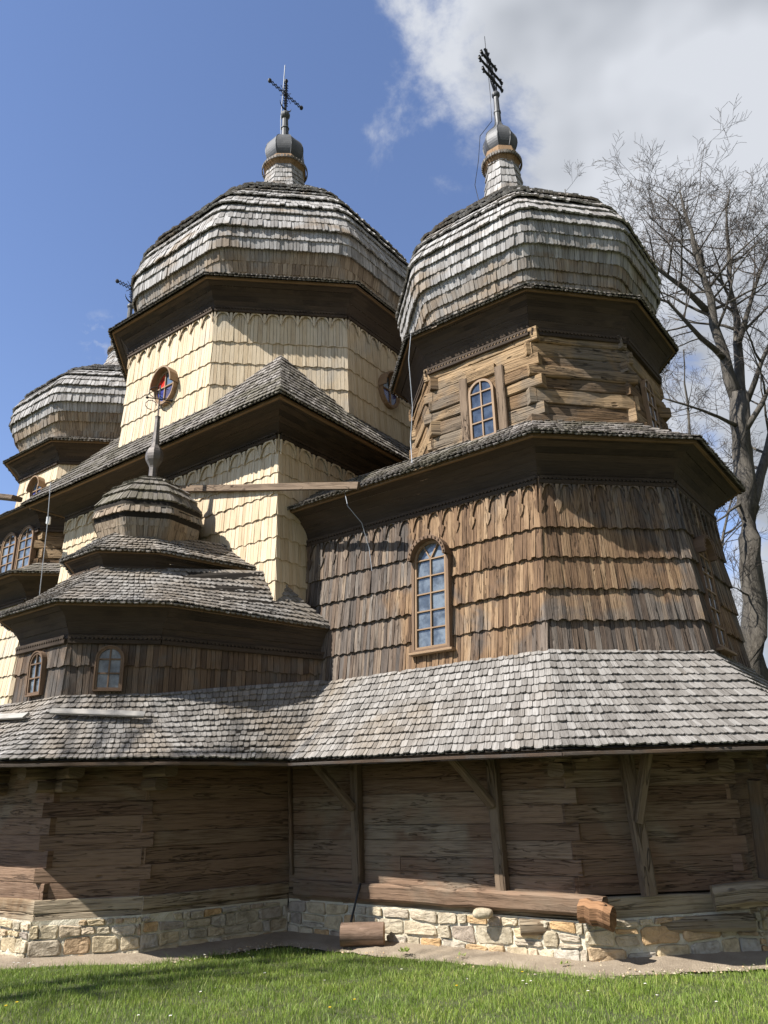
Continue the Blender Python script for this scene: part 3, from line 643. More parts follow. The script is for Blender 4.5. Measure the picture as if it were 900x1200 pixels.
c,t_,u_=facet_frame(ab[0],ab[1],at[0],at[1],(-.72+3.25)/(.9+3.25),3.50)
window(c,t_,u_,None,.52,1.50,2,5,gl='glass_pale',hood=True,fan=True,depth=.12,casing=.04,fr=.032,mun=.017,label='tall arched window with carved hood on the left apse wall')
c,t_,u_=facet_frame(ab[2],ab[3],at[2],at[3],.31,3.36)
window(c,t_,u_,None,.52,1.50,2,5,gl='glass',hood=True,fan=True,depth=.075,casing=.02,fr=.032,mun=.017,label='tall arched window on the shaded right apse wall')
# cornices, roofs, drums
def ring_cornice(low,up,name_label,close=False,lipw=.05):
    mc=MB(); cornice(mc,low,up,0,0,7,close); mould(mc,low,close,.07,.06,.03,.02); 
    mid=[lerp(a,b,.62) for a,b in zip(low,up)]
    co=mc.build('cornice',M['soffit'],church,name_label)
    md=MB()
    for i in range(len(low)-1 if not close else len(low)):
        a,b=low[i],low[(i+1)%len(low)]; dentils(md,a,b,.055,.045,.075,-.03)
    md.build('dentil_strip',M['soffit'],co)
    ml=MB(); 
    for i in range(len(up)-1 if not close else len(up)):
        a,b=up[i],up[(i+1)%len(up)]; L=(b-a).length; n=(b-a).cross(Vector((0,0,1))).normalized()
        ml.beam(a-n*.03+Vector((0,0,.012)),b-n*.03+Vector((0,0,.012)),.05,.05,wob=.002,seg=max(2,int(L/.5)),cham=.1)
    ml.build('fascia',M['lip'],co); return co
alow=ringA(2.27,5.49); aup=ringA(2.72,5.93,x0=-3.3)
ring_cornice(alow,aup,'dark coved cornice above the brown apse wall')
def eaveroof(lo,hi,rows,w,label,matn='roof_dark',close=False,outw=.06,only=None,name='roof',lift=.03,k=.03,tip=.3):
    mr=MB();mu=MB(); n=len(lo); m=n if close else n-1
    cx=sum((v.x for v in lo))/n; cy=sum((v.y for v in lo))/n
    for i in range(m):
        j=(i+1)%n
        if only and i not in only: mu.face([lo[i],lo[j],hi[j],hi[i]]); continue
        shingles(mr,sag(lo[i],hi[i],k),sag(lo[j],hi[j],k),rows,w,th=.016,lift=lift,tip=tip,jit=.012,under=mu,over=1.35)
        # a doubled starter course along the lip
        shingles(mr,[lo[i]-Vector((0,0,.02)),lerp(lo[i],hi[i],.12)],[lo[j]-Vector((0,0,.02)),lerp(lo[j],hi[j],.12)],1,w,th=.02,lift=.012,tip=tip,jit=.012,over=1)
    r=mr.build(name,M[matn],church,label); mu.build('roof_boarding',M['under'],r); return r
def grow(ring,c,dr,dz):
    out=[]
    cc=P(c[0],c[1],0)
    for v in ring:
        d=Vector((v.x-cc.x,v.y-cc.y,0)); d.normalize(); out.append(v+d*dr+Vector((0,0,dz)))
    return out
def ringAo(r,z,x0): return [P(x0,r,z),P(.42*r,r,z),P(r,.42*r,z),P(r,-.42*r,z),P(.42*r,-r,z),P(x0,-r,z)]
eaveroof(ringAo(2.78,5.96,-3.3),ringAo(1.85,6.62,-3.3),7,.085,'grey shingle roof ledge between the apse wall and its log drum')
# altar log drum
db=octv((0,0),1.90,TD,6.40); dt=octv((0,0),1.87,TD,8.02)
md_=MB(); hs=[6.40]; zz=6.40
while zz<7.95: h=random.uniform(.17,.24); hs.append(h); zz+=h
order=[0,1,2,3,4,5]
logwall(md_,[db[i] for i in (7,0,1,2,3,4,5,6,7)],hs,depth=.2,ext=.10,relief=.035,wob=.018,seglen=.28)
dr_=md_.build('log_drum',M['log_warm'],church,'rough honey brown log drum of the altar tower')
c,t_,u_=facet_frame(db[1],db[2],dt[1],dt[2],.53,6.50); c+= (t_.cross(u_))*.02
window(c,t_,u_,None,.42,.98,2,3,gl='glass',depth=.09,casing=0,sill=False,fr=.035,label='small arched window in the left side of the log drum')
for dx in (-.31,.31):
    m1=MB(); cc=c+t_*dx; m1.beam(cc-Vector((0,0,.15)),cc+Vector((0,0,1.1)),.14,.10,up=t_.cross(u_),wob=.006,seg=4,cham=.15); m1.build('jamb',M['post'],dr_)
m1=MB(); m1.beam(c+u_*1.10-t_*.24,c+u_*1.10+t_*.24,.1,.18,seg=2,wob=.004); m1.build('lintel',M['log_warm'],dr_)
c,t_,u_=facet_frame(db[3],db[4],dt[3],dt[4],.42,6.62); c+= (t_.cross(u_))*.03
window(c,t_,u_,None,.42,.98,2,3,gl='glass',depth=.06,casing=0,sill=False,fr=.030,label='small window on the shaded right side of the log drum')
ring_cornice(octv((0,0),1.88,TD,7.98),octv((0,0),2.21,TD,8.50),'dark coved cornice under the right dome',True)
eaveroof(octv((0,0),2.26,TD,8.53),octv((.04,-.02),1.84,TD,8.86),4,.075,'thin shingle ledge under the right dome',close=True,k=.0)
def dome(c0,prof,t,rows,w,label,parent_name='dome',lean=(0,0),matn='dome',rot=None,name='dome',lift=.05,skipf=()):
    """prof: [(r,z,shift fraction)] bottom to top"""
    mr=MB();mu=MB(); rings=[]
    for r,z,f in prof:
        if rot is None: rings.append(octv((c0[0]+lean[0]*f,c0[1]+lean[1]*f),r,t,z))
        else:
            cc=P(c0[0]+lean[0]*f,c0[1]+lean[1]*f,z); rings.append([Vector((cc.x+r*math.cos(rot-2*PI*k/8*-1),cc.y+r*math.sin(rot+2*PI*k/8),z)) for k in range(8)])
    c_=.08
    def soften(R_):
        o=[]
        for i in range(8):
            v,a,b=R_[i],R_[i-1],R_[(i+1)%8]; p,q=lerp(v,a,c_),lerp(v,b,c_); o+=[p,lerp(lerp(p,q,.5),v,.42),q]
        return o
    rings=[soften(R_) for R_ in rings]; st0=random.getstate()
    for i in range(24):
        j=(i+1)%24
        Lp=[R[i] for R in rings]; Rp=[R[j] for R in rings]
        # normal must face outward
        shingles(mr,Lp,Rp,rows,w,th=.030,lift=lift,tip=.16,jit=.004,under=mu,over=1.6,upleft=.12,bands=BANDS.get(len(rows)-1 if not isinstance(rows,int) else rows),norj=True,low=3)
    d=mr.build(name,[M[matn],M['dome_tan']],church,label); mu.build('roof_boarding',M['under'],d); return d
BANDS={}
def smooth_prof(pts,n=26):
    # Catmull-Rom through (r,z)
    out=[]; P_=[pts[0]]+pts+[pts[-1]]
    per=max(1,n//(len(pts)-1))
    for i in range(1,len(P_)-2):
        p0,p1,p2,p3=[np.array(P_[i+k],float) for k in (-1,0,1,2)]
        for q in range(per):
            t=q/per; out.append(.5*((2*p1)+(-p0+p2)*t+(2*p0-5*p1+4*p2-p3)*t*t+(-p0+3*p1-3*p2+p3)*t**3))
    out.append(np.array(pts[-1],float)); return [tuple(o) for o in out]
apr=smooth_prof([(1.80,8.78,0),(1.84,9.0,0),(1.92,9.25,0),(2.02,9.45,0),(2.09,9.74,0),(2.12,10.0,0),(2.0,10.36,.1),(1.68,10.85,.3),(1.15,11.4,.7),(.62,11.85,1),(.40,12.1,1)])
BANDS[22]=[0,.0,.015,.0,.012,0,.005,.02,0,.025,0,.025,0,.02,0,.015,0,.01,0,0,0,0]
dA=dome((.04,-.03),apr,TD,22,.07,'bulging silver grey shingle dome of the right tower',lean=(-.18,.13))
# nave drum, dome
nb=octv(CN,3.10,TN,7.3); ntp=octv(CN,3.06,TN,10.47)
ma=MB();mu=MB()
rowz=[7.3,7.83,8.30,8.77,9.24,9.70,10.47]; rt=[(z-7.3)/(10.47-7.3) for z in rowz]
for i in range(8):
    j=(i+1)%8; shingles(ma,[nb[i],ntp[i]],[nb[j],ntp[j]],rt,.07,th=.018,lift=.030,tip=.0,jit=.004,wave=.028,wper=.21,over=1.12,under=mu,tipw=.33)
nd=ma.build('shingle_drum',M['gold'],church,'pale new shingle drum under the big middle dome'); mu.build('wall_core',M['under'],nd)
mf=MB()
for i in (0,1,2,3): frieze(mf,nb[i],nb[i+1],ntp[i],ntp[i+1],10.40,.36,8,out=.055,pend=False)
mf.build('carved_frieze',M['gold'],nd)
def roundwin(c,tan,up,w,h,cols4,label,depth=.12):
    nrm=tan.cross(up)
    if nrm.dot(Vector((c.x,c.y,0)))>0: nrm=-nrm
    def Q(x,y,o): return c+tan*x+up*y+nrm*o
    mf=MB(); K=24
    for (ri,ro,o0,o1) in ((.84,1.0,-.03,depth*.8),(1.0,1.05,-.03,depth)):
        for k in range(K):
            a,b=2*PI*k/K,2*PI*(k+1)/K
            A=[(math.cos(x)*w/2,math.sin(x)*h/2) for x in (a,b)]
            o=[Q(A[0][0]*ro,A[0][1]*ro,o1),Q(A[1][0]*ro,A[1][1]*ro,o1),Q(A[1][0]*ri,A[1][1]*ri,o1),Q(A[0][0]*ri,A[0][1]*ri,o1)]; mf.face(o,[(0,a),(0,b),(.04,b),(.04,a)])
            mf.face([o[1],o[0],Q(A[0][0]*ro,A[0][1]*ro,o0),Q(A[1][0]*ro,A[1][1]*ro,o0)],[(0,a),(0,b),(.04,b),(.04,a)]); mf.face([o[3],o[2],Q(A[1][0]*ri,A[1][1]*ri,o0),Q(A[0][0]*ri,A[0][1]*ri,o0)],[(0,a),(0,b),(.04,b),(.04,a)])
    # hood over the upper half
    for k in range(K//2):
        a,b=PI*k/(K/2),PI*(k+1)/(K/2); A=[(math.cos(x)*w/2*1.12,math.sin(x)*h/2*1.12) for x in (a,b)]; B=[(math.cos(x)*w/2*1.02,math.sin(x)*h/2*1.02) for x in (a,b)]
        oo=depth+.10; mf.face([Q(*A[0],oo),Q(*A[1],oo),Q(*B[1],oo),Q(*B[0],oo)]); mf.face([Q(*A[1],oo),Q(*A[0],oo),Q(*A[0],0),Q(*A[1],0)]); mf.face([Q(*B[0],oo),Q(*B[1],oo),Q(*B[1],0),Q(*B[0],0)])
    mf.box(Q(0,0,depth*.72),tan,up,nrm,.013,h/2*.9,.012,1); mf.box(Q(0,0,depth*.72),tan,up,nrm,w/2*.9,.013,.0125,0)
    f=mf.build('round_window',M['frame'],church,label)
    for q,(m_) in enumerate(cols4):
        mp=MB(); a0=PI/2*q; pts=[Q(0,0,depth*.62)]+[Q(math.cos(a0+PI/2*k/6)*w/2*.9,math.sin(a0+PI/2*k/6)*h/2*.9,depth*.62) for k in range(7)]; mp.face(pts); mp.build('pane',M[m_],f)
c,t_,u_=facet_frame(nb[1],nb[2],ntp[1],ntp[2],.5+.09/2.6,9.15)
roundwin(c,t_,u_,.56,.72,['slate','red','blue','violet'],'oval window with red and blue quarters on the sunny drum side')
c,t_,u_=facet_frame(nb[3],nb[4],ntp[3],ntp[4],.47,9.30)
roundwin(c,t_,u_,.56,.72,['slate','slate','blue','blue'],'oval blue window on the shaded drum side')
ring_cornice(octv(CN,3.08,TN,10.40),octv(CN,3.46,TN,10.86),'dark coved cornice under the big middle dome',True)
eaveroof(octv(CN,3.53,TN,10.89),octv(CN,2.95,TN,11.25),4,.085,'thin shingle ledge under the middle dome',close=True,k=0)
npr=smooth_prof([(2.93,11.15,0),(2.96,11.48,0),(3.10,11.78,0),(3.17,12.1,0),(3.14,12.5,0),(3.05,12.85,0),(2.78,13.45,0),(2.2,14.25,0),(1.4,15.1,0),(.75,15.7,0),(.50,16.0,0)])
BANDS[25]=[0,0,0,.03,.0,.04,.0,.01,.05,.0,.04,.0,.01,.04,.0,.03,0,.02,0,.02,0,0,0,0,0]
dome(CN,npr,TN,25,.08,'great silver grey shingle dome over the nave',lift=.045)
# ------------------------------------------------------------------ nave block
def sq(w,z,dx=0): w2=w-.30; return [P(CN[0]-w2,CN[1]+w,z),P(CN[0]+w,CN[1]+w,z),P(CN[0]+w,CN[1]-w,z),P(CN[0]-w2,CN[1]-w,z)]
W0,Wt=3.13,3.12
lower=[sq(W0,2.6),sq(3.14,4.3),sq(Wt,5.8),sq(Wt,7.22)]
ma=MB();mu=MB()
nrow=14
for i in range(4):
    j=(i+1)%4
    shingles(ma,[R[i] for R in lower],[R[j] for R in lower],nrow-1,.07,th=.018,lift=.030,tip=.0,jit=.004,wave=.028,wper=.21,over=1.12,under=mu,tipw=.33)
nw=ma.build('shingle_wall',M['gold'],church,'pale golden shingle wall of the nave block'); mu.build('wall_core',M['under'],nw)
mf=MB()
for i in (0,1): frieze(mf,lower[2][i],lower[2][i+1],lower[3][i],lower[3][i+1],7.16,.42,16,out=.055,pend=False)
mf.build('carved_frieze',M['gold'],nw)
ring_cornice(sq(3.12,7.16),sq(3.72,7.42),'deep dark cornice of the nave block',True)
eaveroof(sq(3.80,7.45),sq(2.16,9.52),13,.095,'steep shingle roof skirt of the nave block',close=True,only=(0,1,3),k=.04)
# ------------------------------------------------------------------ side chapel
def ringC(r,z,last,t=TC):
    a,b=t[0]*r,t[1]*r; c=CH
    return [P(c[0]-r,2.9,z),P(c[0]-r,c[1]+a,z),P(c[0]-a,c[1]+r,z),P(c[0]+a,c[1]+r,z),P(c[0]+r,c[1]+b,z),P(*last)]
cb_=ringC(1.36,2.98,(-2.72,2.30,3.05)); ct_=ringC(1.38,3.78,(-2.70,2.30,3.70))
ma=MB();mu=MB()
for i in range(5): shingles(ma,[cb_[i],ct_[i]],[cb_[i+1],ct_[i+1]],2,.075,th=.022,lift=.04,tip=.05,jit=.010,wave=.02,wper=.2,over=1.15,under=mu)
cw_=ma.build('chapel_wall',M['chapel'],church,'dark brown plank walls of the little side chapel'); mu.build('wall_core',M['under'],cw_)
for (i,u,z0,lb) in ((2,.5,3.08,'small arched window left, on the side chapel'),(3,.47,3.08,'small arched window right, on the side chapel front')):
    c,t_,u_=facet_frame(cb_[i],cb_[i+1],ct_[i],ct_[i+1],u,z0)
    window(c,t_,u_,None,.33 if i==3 else .31,.56,2,2,gl='glass_pale',depth=.10,casing=.018,sill=False,fr=.028,cas='frame_dull',frm='frame_dull',mun=.018,label=lb)
ring_cornice(ringC(1.38,3.73,(-2.68,2.30,3.65)),ringC(1.70,4.15,(-2.58,2.30,4.03)),'dark coved cornice of the side chapel')
eaveroof(ringC(1.76,4.18,(-2.52,2.30,4.06)),ringC(.82,4.92,(-3.25,2.9,4.95)),11,.075,'lower grey shingle roof of the side chapel',matn='roof',k=.05)
ring_cornice(ringC(.82,4.86,(-3.6,2.9,4.82)),ringC(1.0,5.10,(-3.52,2.95,4.98)),'narrow dark cornice below the chapel dome')
eaveroof(ringC(1.05,5.12,(-3.48,2.95,5.02)),ringC(.60,5.52,(-4.3,2.95,5.60)),7,.07,'upper grey shingle roof of the side chapel',matn='roof',k=.03)
cpr=smooth_prof([(.70,5.42,0),(.74,5.55,0),(.84,5.70,0),(.875,5.86,0),(.85,6.0,0),(.72,6.22,0),(.50,6.44,0),(.26,6.58,0),(.12,6.64,0)])
def rotring():
    pass
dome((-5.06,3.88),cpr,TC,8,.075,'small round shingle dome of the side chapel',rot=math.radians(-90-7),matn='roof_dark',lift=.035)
# ------------------------------------------------------------------ narthex (far left)
wb=octv(CW,2.06,(.43,.43),8.1); wt=octv(CW,2.02,(.43,.43),9.62)
ma=MB();mu=MB()
for i in range(8):
    j=(i+1)%8; shingles(ma,[wb[i],wt[i]],[wb[j],wt[j]],3,.085,th=.02,lift=.04,tip=0,jit=.004,wave=.028,wper=.21,over=1.12,under=mu)
wd_=ma.build('shingle_drum',M['gold'],church,'pale shingle drum of the far left tower'); mu.build('wall_core',M['under'],wd_)
c,t_,u_=facet_frame(wb[1],wb[2],wt[1],wt[2],.6,9.0); roundwin(c,t_,u_,.5,.62,['slate','slate','blue','blue'],'oval window on the far left drum')
ring_cornice(octv(CW,2.03,(.43,.43),9.57),octv(CW,2.42,(.43,.43),9.97),'dark coved cornice of the far left tower',True)
eaveroof(octv(CW,2.47,(.43,.43),10.0),octv(CW,2.08,(.43,.43),10.25),3,.085,'thin shingle ledge of the far left tower',close=True,k=0)
wpr=smooth_prof([(2.08,10.18,0),(2.14,10.4,0),(2.33,10.75,0),(2.45,11.1,0),(2.42,11.45,0),(2.26,11.85,0),(1.85,12.3,.3),(1.2,12.8,.6),(.7,13.15,.8),(.46,13.5,1),(.36,13.8,1)])
BANDS[20]=[0,0,.02,0,.03,0,.03,0,.03,0,.03,0,.02,0,.02,0,0,0,0,0]
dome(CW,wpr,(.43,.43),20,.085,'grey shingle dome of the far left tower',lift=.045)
lb_=octv(CW,2.30,(.43,.43),6.5); 
eaveroof(octv(CW,2.80,(.43,.43),8.2),octv(CW,2.05,(.43,.43),8.6),4,.09,'shingle ledge over the far left log tier',close=True)
ring_cornice(octv(CW,2.33,(.43,.43),7.72),octv(CW,2.76,(.43,.43),8.17),'dark cornice over the far left log tier',True)
md_=MB(); hs=[6.4]; zz=6.4
while zz<7.7: h=random.uniform(.18,.24); hs.append(h); zz+=h
logwall(md_,[lb_[i] for i in (7,0,1,2,3,4)],hs,depth=.2,ext=.14,relief=.035,wob=.018,seglen=.3)
lt_=md_.build('log_tier',M['log_warm'],church,'log tier of the far left tower')
for u in (.40,.78):
    p=lerp(lb_[1],lb_[2],u); p=p.copy(); p.z=6.86; t_=(lb_[2]-lb_[1]).normalized()
    window(p+t_.cross(Vector((0,0,1)))*.03,t_,Vector((0,0,1)),None,.60,1.02,2,3,gl='glass_pale',depth=.10,casing=.03,sill=False,fr=.04,cas='frame_dull',label='twin arched window, '+('left' if u<.5 else 'right')+' half, of the far left tower')
ring_cornice(octv(CW,2.45,(.43,.43),6.02),octv(CW,3.02,(.43,.43),6.46),'bracketed dark cornice of the far left tower',True)
eaveroof(octv(CW,3.08,(.43,.43),6.50),octv(CW,2.25,(.43,.43),6.95),4,.09,'lowest shingle ledge of the far left tower',close=True)
lb_=octv(CW,2.62,(.43,.43),2.6); lt2=octv(CW,2.45,(.43,.43),6.1); ma=MB();mu=MB()
for i in range(8):
    j=(i+1)%8; shingles(ma,[lb_[i],lt2[i]],[lb_[j],lt2[j]],8,.09,th=.02,lift=.04,tip=0,jit=.004,wave=.028,wper=.21,over=1.12,under=mu)
q=ma.build('shingle_wall',M['gold'],church,'pale shingle wall low on the far left tower'); mu.build('wall_core',M['under'],q)
# ------------------------------------------------------------------ finials
def axis(es,z): return P(es[0],es[1],z)
def spire(es0,es1,zb,prof_neck,prof_col,prof_on,pipe,label,ball,matn='zinc',rot=.2):
    """shingled neck, collar, onion, pipe and ball; centres lean from es0 to es1"""
    z0=zb; z1=ball[1]
    def cen(z): f=(z-z0)/(z1-z0); return P(lerp(es0[0],es1[0],f),lerp(es0[1],es1[1],f),z)
    mr=MB();mu=MB()
    rings=[[Vector((cen(z).x+r*math.cos(rot+2*PI*k/8),cen(z).y+r*math.sin(rot+2*PI*k/8),z)) for k in range(8)] for r,z in prof_neck]
    for i in range(8):
        j=(i+1)%8; shingles(mr,[R[i] for R in rings],[R[j] for R in rings],6,.075,th=.015,lift=.03,tip=.2,jit=.006,under=mu)
    sp_=mr.build('spire_neck',M['dome'],church,label+' neck clad in shingles'); mu.build('roof_boarding',M['under'],sp_)
    mc=MB(); mc.lathe(cen,prof_col,8,rot); c_=mc.build('collar',M['lip'],sp_)
    md=MB(); (rc,zc)=prof_col[2]
    for k in range(44):
        a=2*PI*k/44; cc=cen(zc); p=Vector((cc.x+rc*.99*math.cos(a),cc.y+rc*.99*math.sin(a),zc-.02)); d=Vector((math.cos(a),math.sin(a),0)); md.box(p,d,d.cross(Vector((0,0,1))),Vector((0,0,1)),.014,rc*.055,.035,2)
    md.build('collar_shingles',M['roof_dark'],sp_)
    mo=MB(); mo.lathe(cen,smooth_prof(prof_on,20),8,rot)
    on=mo.build('onion',M[matn],sp_)
    sm=MB()
    pr=smooth_prof(prof_on,20)
    for k in range(8):
        a=rot+2*PI*k/8; sm.tube([Vector((cen(z).x+(r+.002)*math.cos(a),cen(z).y+(r+.002)*math.sin(a),z)) for r,z in pr],.009,4)
    sm.build('seam',M[matn],sp_)
    mp=MB(); mp.lathe(cen,pipe,10); zb_=ball[1]; rb=ball[0]
    mp.lathe(cen,[(max(.01,rb*math.cos(a)),zb_+rb*math.sin(a)) for a in [PI*(q/10-.5) for q in range(11)]],12)
    mp.build('pipe_and_ball',M[matn],sp_,None)
    return sp_,cen
spA,cA=spire((-.12,.10),(-.09,.07),12.0,[(.44,12.0),(.37,12.4),(.30,12.95),(.29,13.2)],[(.30,12.95),(.36,13.10),(.385,13.16),(.33,13.36),(.12,13.42)],[(.24,13.38),(.31,13.52),(.335,13.68),(.30,13.84),(.20,13.98),(.11,14.10),(.07,14.22)],[(.072,14.1),(.066,14.5),(.075,14.5),(.075,14.54),(.06,14.54),(.055,14.92)],'right spire',(.085,15.0),'zinc',.5)
spN,cN=spire((-6.22,-.14),(-6.25,-.11),15.9,[(.62,15.9),(.53,16.3),(.46,16.75),(.45,16.95)],[(.46,16.72),(.55,16.85),(.58,16.90),(.48,17.08),(.2,17.12)],[(.42,17.08),(.50,17.25),(.52,17.45),(.46,17.68),(.30,17.88),(.14,17.98),(.10,18.02)],[(.10,17.95),(.09,18.35),(.11,18.36),(.10,18.40),(.085,18.42),(.08,18.68)],'middle spire',(.13,18.83),'zinc',.45)
spW,cW=spire((-12.52,-.14),(-12.52,-.14),13.2,[(.56,13.2),(.48,13.6),(.40,13.95),(.38,14.02)],[(.38,13.85),(.46,13.95),(.49,14.0),(.40,14.1),(.15,14.12)],[(.36,14.1),(.42,14.25),(.43,14.35),(.36,14.5),(.2,14.64),(.11,14.72),(.08,14.8)],[(.08,14.7),(.07,15.55)],'far left spire',(.10,15.62),'zinc',.4)
# chapel finial (sheet metal spindle) and its small cross
mo=MB()
def cC(z): f=(z-6.6)/1.2; return P(-5.06,3.89,z)
mo.lathe(cC,smooth_prof([(.075,6.55),(.065,6.8),(.075,6.88),(.13,6.98),(.145,7.08),(.12,7.18),(.065,7.26),(.055,7.4),(.04,7.75),(.05,7.80)],24),8,.2)
fC=mo.build('finial',M['rustmetal'],church,'spindle shaped metal finial of the chapel dome')
def bar(mb,a,b,r=.012,n=4): mb.tube([a,b],r,n)
def cross(par,c,z0,H,W,ang,lw=.016,style=0,label=None,tilt=0):
    """wrought cross in the vertical plane at plan angle ang"""
    mb=MB(); d=Vector((math.cos(ang),math.sin(ang),0)); up=(Vector((0,0,1))+d*tilt).normalized()
    b=Vector((c.x,c.y,z0)); top=b+up*H; cc=b+up*(H*.58)
    def Q(x,y): return cc+d*x+up*y
    if style==0:
        for o in (-.03,.03):
            bar(mb,b+d*o,top+d*o-up*.06,lw*.6); bar(mb,Q(-W/2,o),Q(W/2,o),lw*.6)
        bar(mb,b-up*.1,top+up*.08,lw*.7)
        for x,y in ((-W/2,0),(W/2,0),(0,H*.42),(0,0)):
            p=Q(x,y); R=.055; mb.lathe(lambda z,p=p:p,[(max(.005,R*math.cos(a)),p.z+R*1.3*math.sin(a)) for a in [PI*(q/6-.5) for q in range(7)]],7)
        for k in range(1,5):   # scrolls along the arms
            for sx in (-1,1):
                x=sx*W/2*k/5; bar(mb,Q(x-.05,.0),Q(x,.08),lw*.5); bar(mb,Q(x,.08),Q(x+.05,0),lw*.5); bar(mb,Q(x-.05,.0),Q(x,-.08),lw*.5); bar(mb,Q(x,-.08),Q(x+.05,0),lw*.5)
            for sy in (-1,1):
                y=sy*H*.4*k/5; bar(mb,Q(0,y-.05),Q(.08,y),lw*.5); bar(mb,Q(.08,y),Q(0,y+.05),lw*.5); bar(mb,Q(0,y-.05),Q(-.08,y),lw*.5); bar(mb,Q(-.08,y),Q(0,y+.05),lw*.5)
        for a in (.785,2.356,3.927,5.498): bar(mb,Q(.03*math.cos(a),.03*math.sin(a)),Q(.26*math.cos(a),.26*math.sin(a)),lw*.5)
        cres=[Q(.20*math.cos(a),-H*.42+.12+.20*math.sin(a)) for a in [PI+PI*k/8 for k in range(9)]]; mb.tube(cres,[.006,.012,.018,.022,.024,.022,.018,.012,.006],5)
    elif style==1:
        # dense openwork cross with three trefoil arms
        for x in (-.10,0,.10): bar(mb,b+d*x*.3,b+up*H*.25+d*x,lw*.7); bar(mb,b+up*H*.25+d*x,top+d*x*(.9 if x else 1)-up*(.06 if x else 0),lw*.7)
        for yy,ww in ((-.22*H,.42*W),(0,W*.5),(.24*H,.30*W)):
            for o in (-.025,.025): bar(mb,Q(-ww,yy+o),Q(ww,yy+o),lw*.7)
            for sx in (-1,1):
                for a in (0,.9,-.9):
                    bar(mb,Q(sx*ww,yy),Q(sx*(ww+.09*math.cos(a)),yy+.09*math.sin(a)),lw*1.2)
                for q in range(1,4):
                    x=sx*ww*q/4; ring=[Q(x+.05*math.cos(t),yy+.05*math.sin(t)) for t in [2*PI*k/7 for k in range(8)]]; mb.tube(ring,lw*.45,3)
        for q in range(9):
            y=-.5*H+q*H*.115; ring=[Q(.055*math.cos(t),y+.055*math.sin(t)) for t in [2*PI*k/7 for k in range(8)]]; mb.tube(ring,lw*.5,3)
        for a in (0,.9,-.9): bar(mb,top-up*.05,top+up*.10*math.cos(a)+d*.10*math.sin(a),lw*1.2)
    else:
        bar(mb,b,top,lw); bar(mb,Q(-W/2,.0),Q(W/2,.0),lw)
        for sx in (-1,1):
            ring=[Q(sx*(W*.32)+.09*math.cos(t),-.13+.09*math.sin(t)) for t in [2*PI*k/9 for k in range(8)]]; mb.tube(ring,lw*.7,4)
            ring=[Q(sx*(W*.20)+.10*math.cos(t),.12+.10*math.sin(t)) for t in [2*PI*k/9+1 for k in range(7)]]; mb.tube(ring,lw*.7,4)
            p=Q(sx*W/2,0); mb.lathe(lambda z,p=p:p,[(.004,p.z-.03),(.03,p.z),(.004,p.z+.03)],6)
    return mb.build('cross',M['iron'],par,label)
cross(spA,cA(15.0),15.02,1.0,.66,math.radians(48),.022,1,'dense openwork iron cross of the right spire',tilt=-.18)
cross(spN,cN(18.8),18.92,1.15,1.15,math.radians(50),.018,0,'tilted wrought iron cross of the middle spire')
cross(spW,cW(15.6),15.68,1.0,1.0,math.radians(48),.018,0)
cross(fC,cC(7.8),7.78,.62,.40,math.radians(20),.011,2,'small scrolled iron cross on the chapel finial')
def cable(name,par,pts,r,m='rod',n=5,label=None):
    mb=MB(); mb.tube([Vector(p) for p in pts],r,n); return mb.build(name,M[m],par,label)
q=cN(17.9); cable('lightning_rod',spN,[q+Vector((-.10,-.05,0)),q+Vector((-.12,-.05,.7)),q+Vector((-.04,-.1,2.65))],.013,label='thin pale lightning rod beside the middle cross')
q=cA(13.3); cable('earthing_wire',spA,[cA(15.0)+Vector((-.12,-.05,1.6)),cA(15)+Vector((-.12,-.05,0)),cA(14.2)+Vector((-.14,-.1,0)),cA(13.9)+Vector((-.40,-.12,-.1)),cA(13.2)+Vector((-.46,-.12,0)),cA(12.6)+Vector((-.56,-.1,0)),cA(12.2)+Vector((-.50,-.1,-.05))],.007,'iron',label='thin wire running down the right spire')
# ------------------------------------------------------------------ gutter boards, cables on the walls
m1=MB(); m1.beam(P(-8.6,3.16,7.62),P(-1.45,3.02,5.84),.11,.05,up=V3(0,1),wob=.003,seg=8); m1.build('gutter_board',M['post'],church,'long grey gutter board reaching the apse roof')
m1=MB(); m1.beam(P(-11.4,3.95,8.05),P(-9.3,3.95,7.40),.22,.10,up=Vector((0,0,1)),wob=.003,seg=3); m1.build('gutter_board',M['post'],church,'grey gutter board sticking out at the far left')
cable('dangling_wire',church,[P(-1.95,2.72,5.95),P(-1.85,2.78,5.7),P(-1.72,2.62,5.45),P(-1.70,2.48,5.1),P(-1.68,2.45,4.75)],.0055,'rod',label='loose wire hanging from the apse cornice')
cable('dangling_wire',church,[P(-8.3,3.85,7.5),P(-8.3,3.8,6.6),P(-8.35,3.75,5.6),P(-8.4,3.7,4.9)],.008,'rod',label='wire with white clip hanging at the nave corner')
cable('dangling_wire',church,[P(-.95,2.26,8.55),P(-1.0,2.28,8.1),P(-1.02,2.2,7.3),P(-1.05,2.25,6.7),P(-.8,2.6,6.15)],.006,'rod',label='wire hanging from the drum cornice')
m1=MB(); c=P(-8.32,3.78,6.75); m1.box(c,Vector((1,0,0)),Vector((0,1,0)),Vector((0,0,1)),.03,.03,.07,2); m1.build('wire_clip',M['white'],church)
cable('drain_chain',church,[P(-1.93,2.5,.66),P(-1.93,2.58,.5),P(-1.95,2.62,.35),P(-1.96,2.66,.24)],.014,'iron',label='metal strap beside the cut log')
